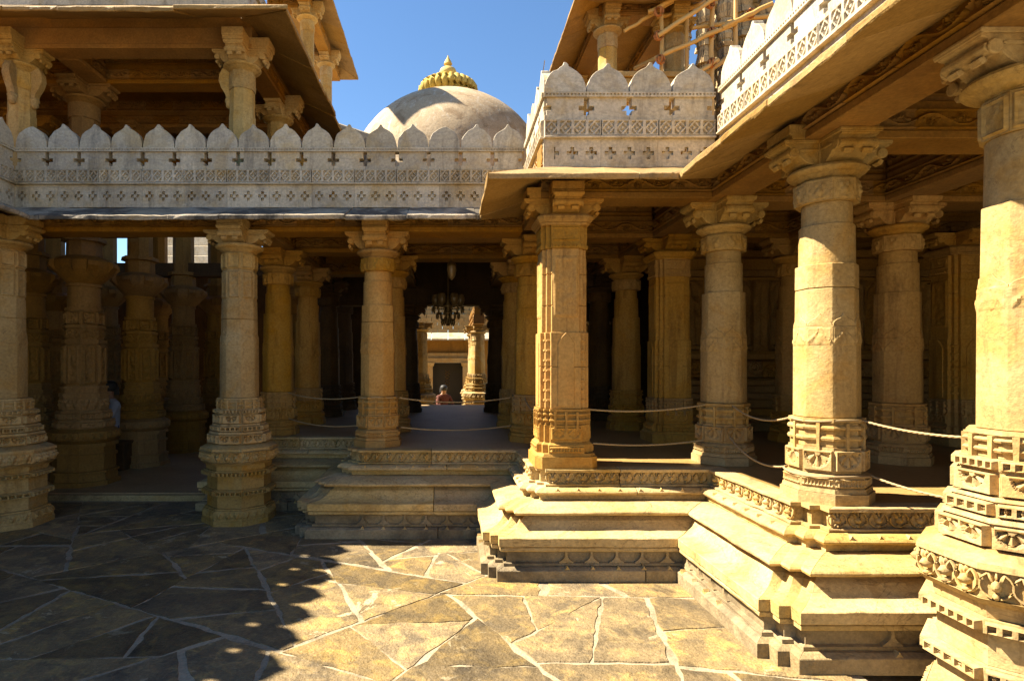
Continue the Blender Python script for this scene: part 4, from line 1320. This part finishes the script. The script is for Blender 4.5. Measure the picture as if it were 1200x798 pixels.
for r_ in range(14):
    for j in range(24):
        x = -4.5 + j * .375 + (r_ % 2) * .18
        mb.box(x + .008, x + .367, min(.45, .1 + r_ * .05), .9, 2.66 + r_ * .13, 2.66 + r_ * .13 + .125)
link('course_blocks', mb.mesh('course_blocks', 'pale', 0), gate)['kind'] = 'stuff'
# rear shrine seen through the top of the left hall
sh = thing('rear_shrine', 'pale sunlit shrine roof glimpsed through the top of the left hall', 'shrine', (-9.0, 22, 0))
mb = MB(); mb.box(-3, 3.6, 0, 4, 0, 5.4); link('wall', mb.mesh('wall', 'marble'), sh)
mb = MB(); mb.stack([('sq', 1.5 - .16 * j, 5.41 + j * .4, 1.4 - .16 * j, 5.8 + j * .4) for j in range(7)], -1.0, 2); link('stepped_roof', mb.mesh('stepped_roof', 'marble', .02), sh)
for k in range(6):
    mb = MB(); mb.stack([('sq', .2, 3.2, .2, 5.3)], -2.6 + k * 1.15, -.2); link('pilaster', mb.mesh('pilaster', 'marble', .01), sh)

# ================================================================== HANGING LAMPS
ch = thing('chandelier', 'dark brass chandelier hanging in the passage', 'chandelier', (0.0, 9.4, 2.40))
ch.scale = (.8, .8, .8)
mb = MB()
for k in range(14):
    a = 2 * PI * k / 14
    for rr_, zz in ((.30, .18), (.22, .06), (.12, -.06)):
        x, y = rr_ * math.cos(a), rr_ * math.sin(a)
        mb.lathe([(.004, zz - .10), (.018, zz - .06), (.022, zz - .02), (.01, zz + .02)], 6, x, y)
link('drop_cluster', mb.mesh('drop_cluster', 'brass', 0, 60), ch)['kind'] = 'stuff'
mb = MB()
for rr_, zz in ((.30, .20), (.22, .08), (.12, -.04)):
    mb.tube([(rr_ * math.cos(t), rr_ * math.sin(t), zz) for t in np.linspace(0, 2 * PI, 25)], .014, 6)
mb.lathe([(.03, -.16), (.09, -.06), (.05, .1), (.08, .25), (.02, .4), (.008, 1.1)], 10)
link('frame', mb.mesh('frame', 'brass', 0, 60), ch)
for k in range(6):
    a = 2 * PI * k / 6
    mb = MB(); mb.lathe([(.03, .22), (.07, .27), (.09, .33), (.085, .40), (.06, .45)], 14, .24 * math.cos(a), .24 * math.sin(a))
    link('glass_shade', mb.mesh('glass_shade', 'glass', 0, 60), ch)
ln = thing('hanging_lantern', 'small glass lantern hanging from the lintel before the chandelier', 'lantern', (.045, 7.5, 2.80))
mb = MB(); mb.lathe([(.004, .5), (.004, .16), (.05, .13), (.06, .10), (.055, .095)], 10); link('cap', mb.mesh('cap', 'brass', 0, 50), ln)
mb = MB(); mb.lathe([(.055, .094), (.06, .04), (.045, -.03), (.02, -.07), (.005, -.08)], 10); link('glass', mb.mesh('glass', 'glass', 0, 60), ln)

# ================================================================== ROPES
def rope(pts, label, sag=.05, r=.0068, loops=()):
    root = thing('barrier_rope', label, 'rope', pts[0])
    o = Vector(pts[0])
    for a, b in zip(pts[:-1], pts[1:]):
        a, b = Vector(a), Vector(b); m_ = MB()
        n = 60; L = (b - a).length
        side = (b - a).cross(Vector((0, 0, 1))).normalized(); up = Vector((0, 0, 1))
        for st in range(3):
            pp = []
            for k in range(n + 1):
                f = k / n
                c = a.lerp(b, f) - Vector((0, 0, 4 * sag * f * (1 - f))) - o
                ph = f * L / .055 * 2 * PI / 2 + st * 2 * PI / 3
                pp.append(tuple(c + (side * math.cos(ph) + up * math.sin(ph)) * r * .5))
            m_.tube(pp, r * .62, 5)
        link('strand', m_.mesh('strand', 'rope', 0, 70), root)
    for (x, y, z, rr_) in loops:
        m_ = MB()
        m_.tube([(x + rr_ * math.cos(t) - o.x, y + rr_ * math.sin(t) - o.y, z + .006 * math.sin(3 * t) - o.z) for t in np.linspace(0, 2 * PI, 33)], r, 6)
        link('loop', m_.mesh('loop', 'rope', 0, 60), root)
    return root
zu, zl = 1.305, .99
rope([(-.52, 6.36, zu), (.70, 6.74, zu - .02)], 'upper rope across the mouth of the passage', .05, loops=[(-.765, 6.53, zu, .205)])
rope([(-.50, 6.36, zl), (.70, 6.72, zl - .02)], 'lower rope across the mouth of the passage', .04)
rope([(.86, 6.70, zu - .02), (.80, 5.36, 1.27)], 'short rope from the passage to the square carved corner column', .06)
rope([(1.21, 5.16, 1.27), (2.28, 5.30, 1.30)], 'upper rope between the square corner column and the pale inner corner column', .035)
rope([(1.24, 5.10, .985), (2.26, 5.28, .99)], 'lower rope between the square corner column and the pale inner corner column', .03)
rope([(2.47, 5.19, 1.30), (2.37, 4.10, 1.30)], 'upper rope from the pale inner corner column to the sunlit octagonal column', .07, loops=[(2.49, 3.93, 1.30, .212)])
rope([(2.44, 5.18, 1.03), (2.32, 4.10, .957)], 'lower rope from the pale inner corner column to the sunlit octagonal column', .08, loops=[(2.49, 3.93, .955, .245)])
rope([(2.62, 3.77, 1.30), (2.68, 2.86, 1.30)], 'upper rope from the sunlit octagonal column to the massive column', .03)
rope([(2.66, 3.76, .955), (2.74, 2.93, .96)], 'lower rope from the sunlit octagonal column to the massive column', .03)
rope([(-2.0, 7.47, zu), (-.95, 6.60, zu)], 'upper rope on the shaded platform beside the golden brown column', .05)
rope([(-1.98, 7.42, zl), (-.97, 6.60, zl)], 'lower rope on the shaded platform beside the golden brown column', .05)
mb = MB(); mb.tube([P3(635, 139, 6.2), P3(612, 118, 5.15)] if False else [(.93, 6.3, 4.15), (.835, 5.16, 4.28)], .004, 4)
tag(link('wire', mb.mesh('wire', 'wire')), 'thin wire slanting across the sky beside the porch parapet', 'wire')

# ================================================================== PEOPLE
def person(label, loc, rz, shirt, trousers):
    root = thing('person', label, 'person', loc, rz)
    J = {'pel': (0, 0, .12), 'spine': (0, .03, .34), 'chest': (0, .02, .52), 'neck': (0, 0, .64), 'head': (0, -.02, .74), 'top': (0, -.01, .84),
         'ls': (-.18, .01, .56), 'le': (-.25, -.10, .33), 'lw': (-.14, -.33, .24), 'lh': (-.10, -.42, .22),
         'rs': (.18, .01, .56), 're': (.25, -.10, .33), 'rw': (.14, -.33, .24), 'rh': (.10, -.42, .22),
         'lhip': (-.10, -.02, .10), 'lk': (-.14, -.44, .12), 'la': (-.13, -.46, -.34), 'lt': (-.13, -.60, -.37),
         'rhip': (.10, -.02, .10), 'rk': (.14, -.44, .12), 'ra': (.13, -.46, -.34), 'rt': (.13, -.60, -.37)}
    R = {'pel': .15, 'spine': .13, 'chest': .155, 'neck': .055, 'head': .095, 'top': .07, 'ls': .075, 'le': .05, 'lw': .035, 'lh': .04, 'rs': .075, 're': .05, 'rw': .035, 'rh': .04,
         'lhip': .10, 'lk': .072, 'la': .045, 'lt': .04, 'rhip': .10, 'rk': .072, 'ra': .045, 'rt': .04}
    E = [('pel', 'spine'), ('spine', 'chest'), ('chest', 'neck'), ('neck', 'head'), ('head', 'top'), ('chest', 'ls'), ('ls', 'le'), ('le', 'lw'), ('lw', 'lh'), ('chest', 'rs'), ('rs', 're'),
         ('re', 'rw'), ('rw', 'rh'), ('pel', 'lhip'), ('lhip', 'lk'), ('lk', 'la'), ('la', 'lt'), ('pel', 'rhip'), ('rhip', 'rk'), ('rk', 'ra'), ('ra', 'rt')]
    names = list(J)
    me = bpy.data.meshes.new('body')
    me.from_pydata([J[n] for n in names], [(names.index(a), names.index(b)) for a, b in E], [])
    o = link('body', me, root)
    sk = o.modifiers.new('skin', 'SKIN'); sk.use_smooth_shade = True
    for i, n in enumerate(names):
        me.skin_vertices[0].data[i].radius = (R[n], R[n] * .85)
        me.skin_vertices[0].data[i].use_root = (n == 'pel')
    o.modifiers.new('sub', 'SUBSURF').levels = 1
    dg = bpy.context.evaluated_depsgraph_get()
    ev = bpy.data.meshes.new_from_object(o.evaluated_get(dg))
    o.modifiers.clear(); o.data = ev
    ev.materials.clear()
    for k in (shirt, trousers, 'skin'): ev.materials.append(M[k])
    for p in ev.polygons:
        c = p.center
        p.material_index = 2 if (c.z > .62 or (c.y < -.3 and c.z > .18) or c.z < -.33) else (1 if (c.z < .19) else 0)
    m_ = MB()
    m_.lathe([(.085, .74), (.108, .79), (.10, .85), (.06, .89), (.0, .90)], 14, 0, .0)
    m_.box(-.08, .08, .03, .10, .68, .80)
    link('hair', m_.mesh('hair', 'hair', 0, 60), root)
    return root
for nm, x, y, z in (('seat_block', -5.12, 9.05, .085), ('seat_block', -.12, 16.9, -.20)):
    mb = MB(); mb.box(-.3, .3, -.18, .22, 0, .38); mb.box(-.33, .33, -.2, .24, .381, .43)  # seat added under each seated figure
    tag(link(nm, mb.mesh(nm, 'dark', .01), None, (x, y, z)), 'low stone seat block ' + ('in the dark left hall' if x < -1 else 'in the rear court before the dark doorway'), 'stone block')
person('seated person with dark hair and pale shirt between the hall columns', (-5.12, 9.05, .52), -.7, 'shirt', 'jeans')
person('seated person in red and blue before the rear court doorway', (-.12, 16.9, .20), .5, 'red', 'jeans')
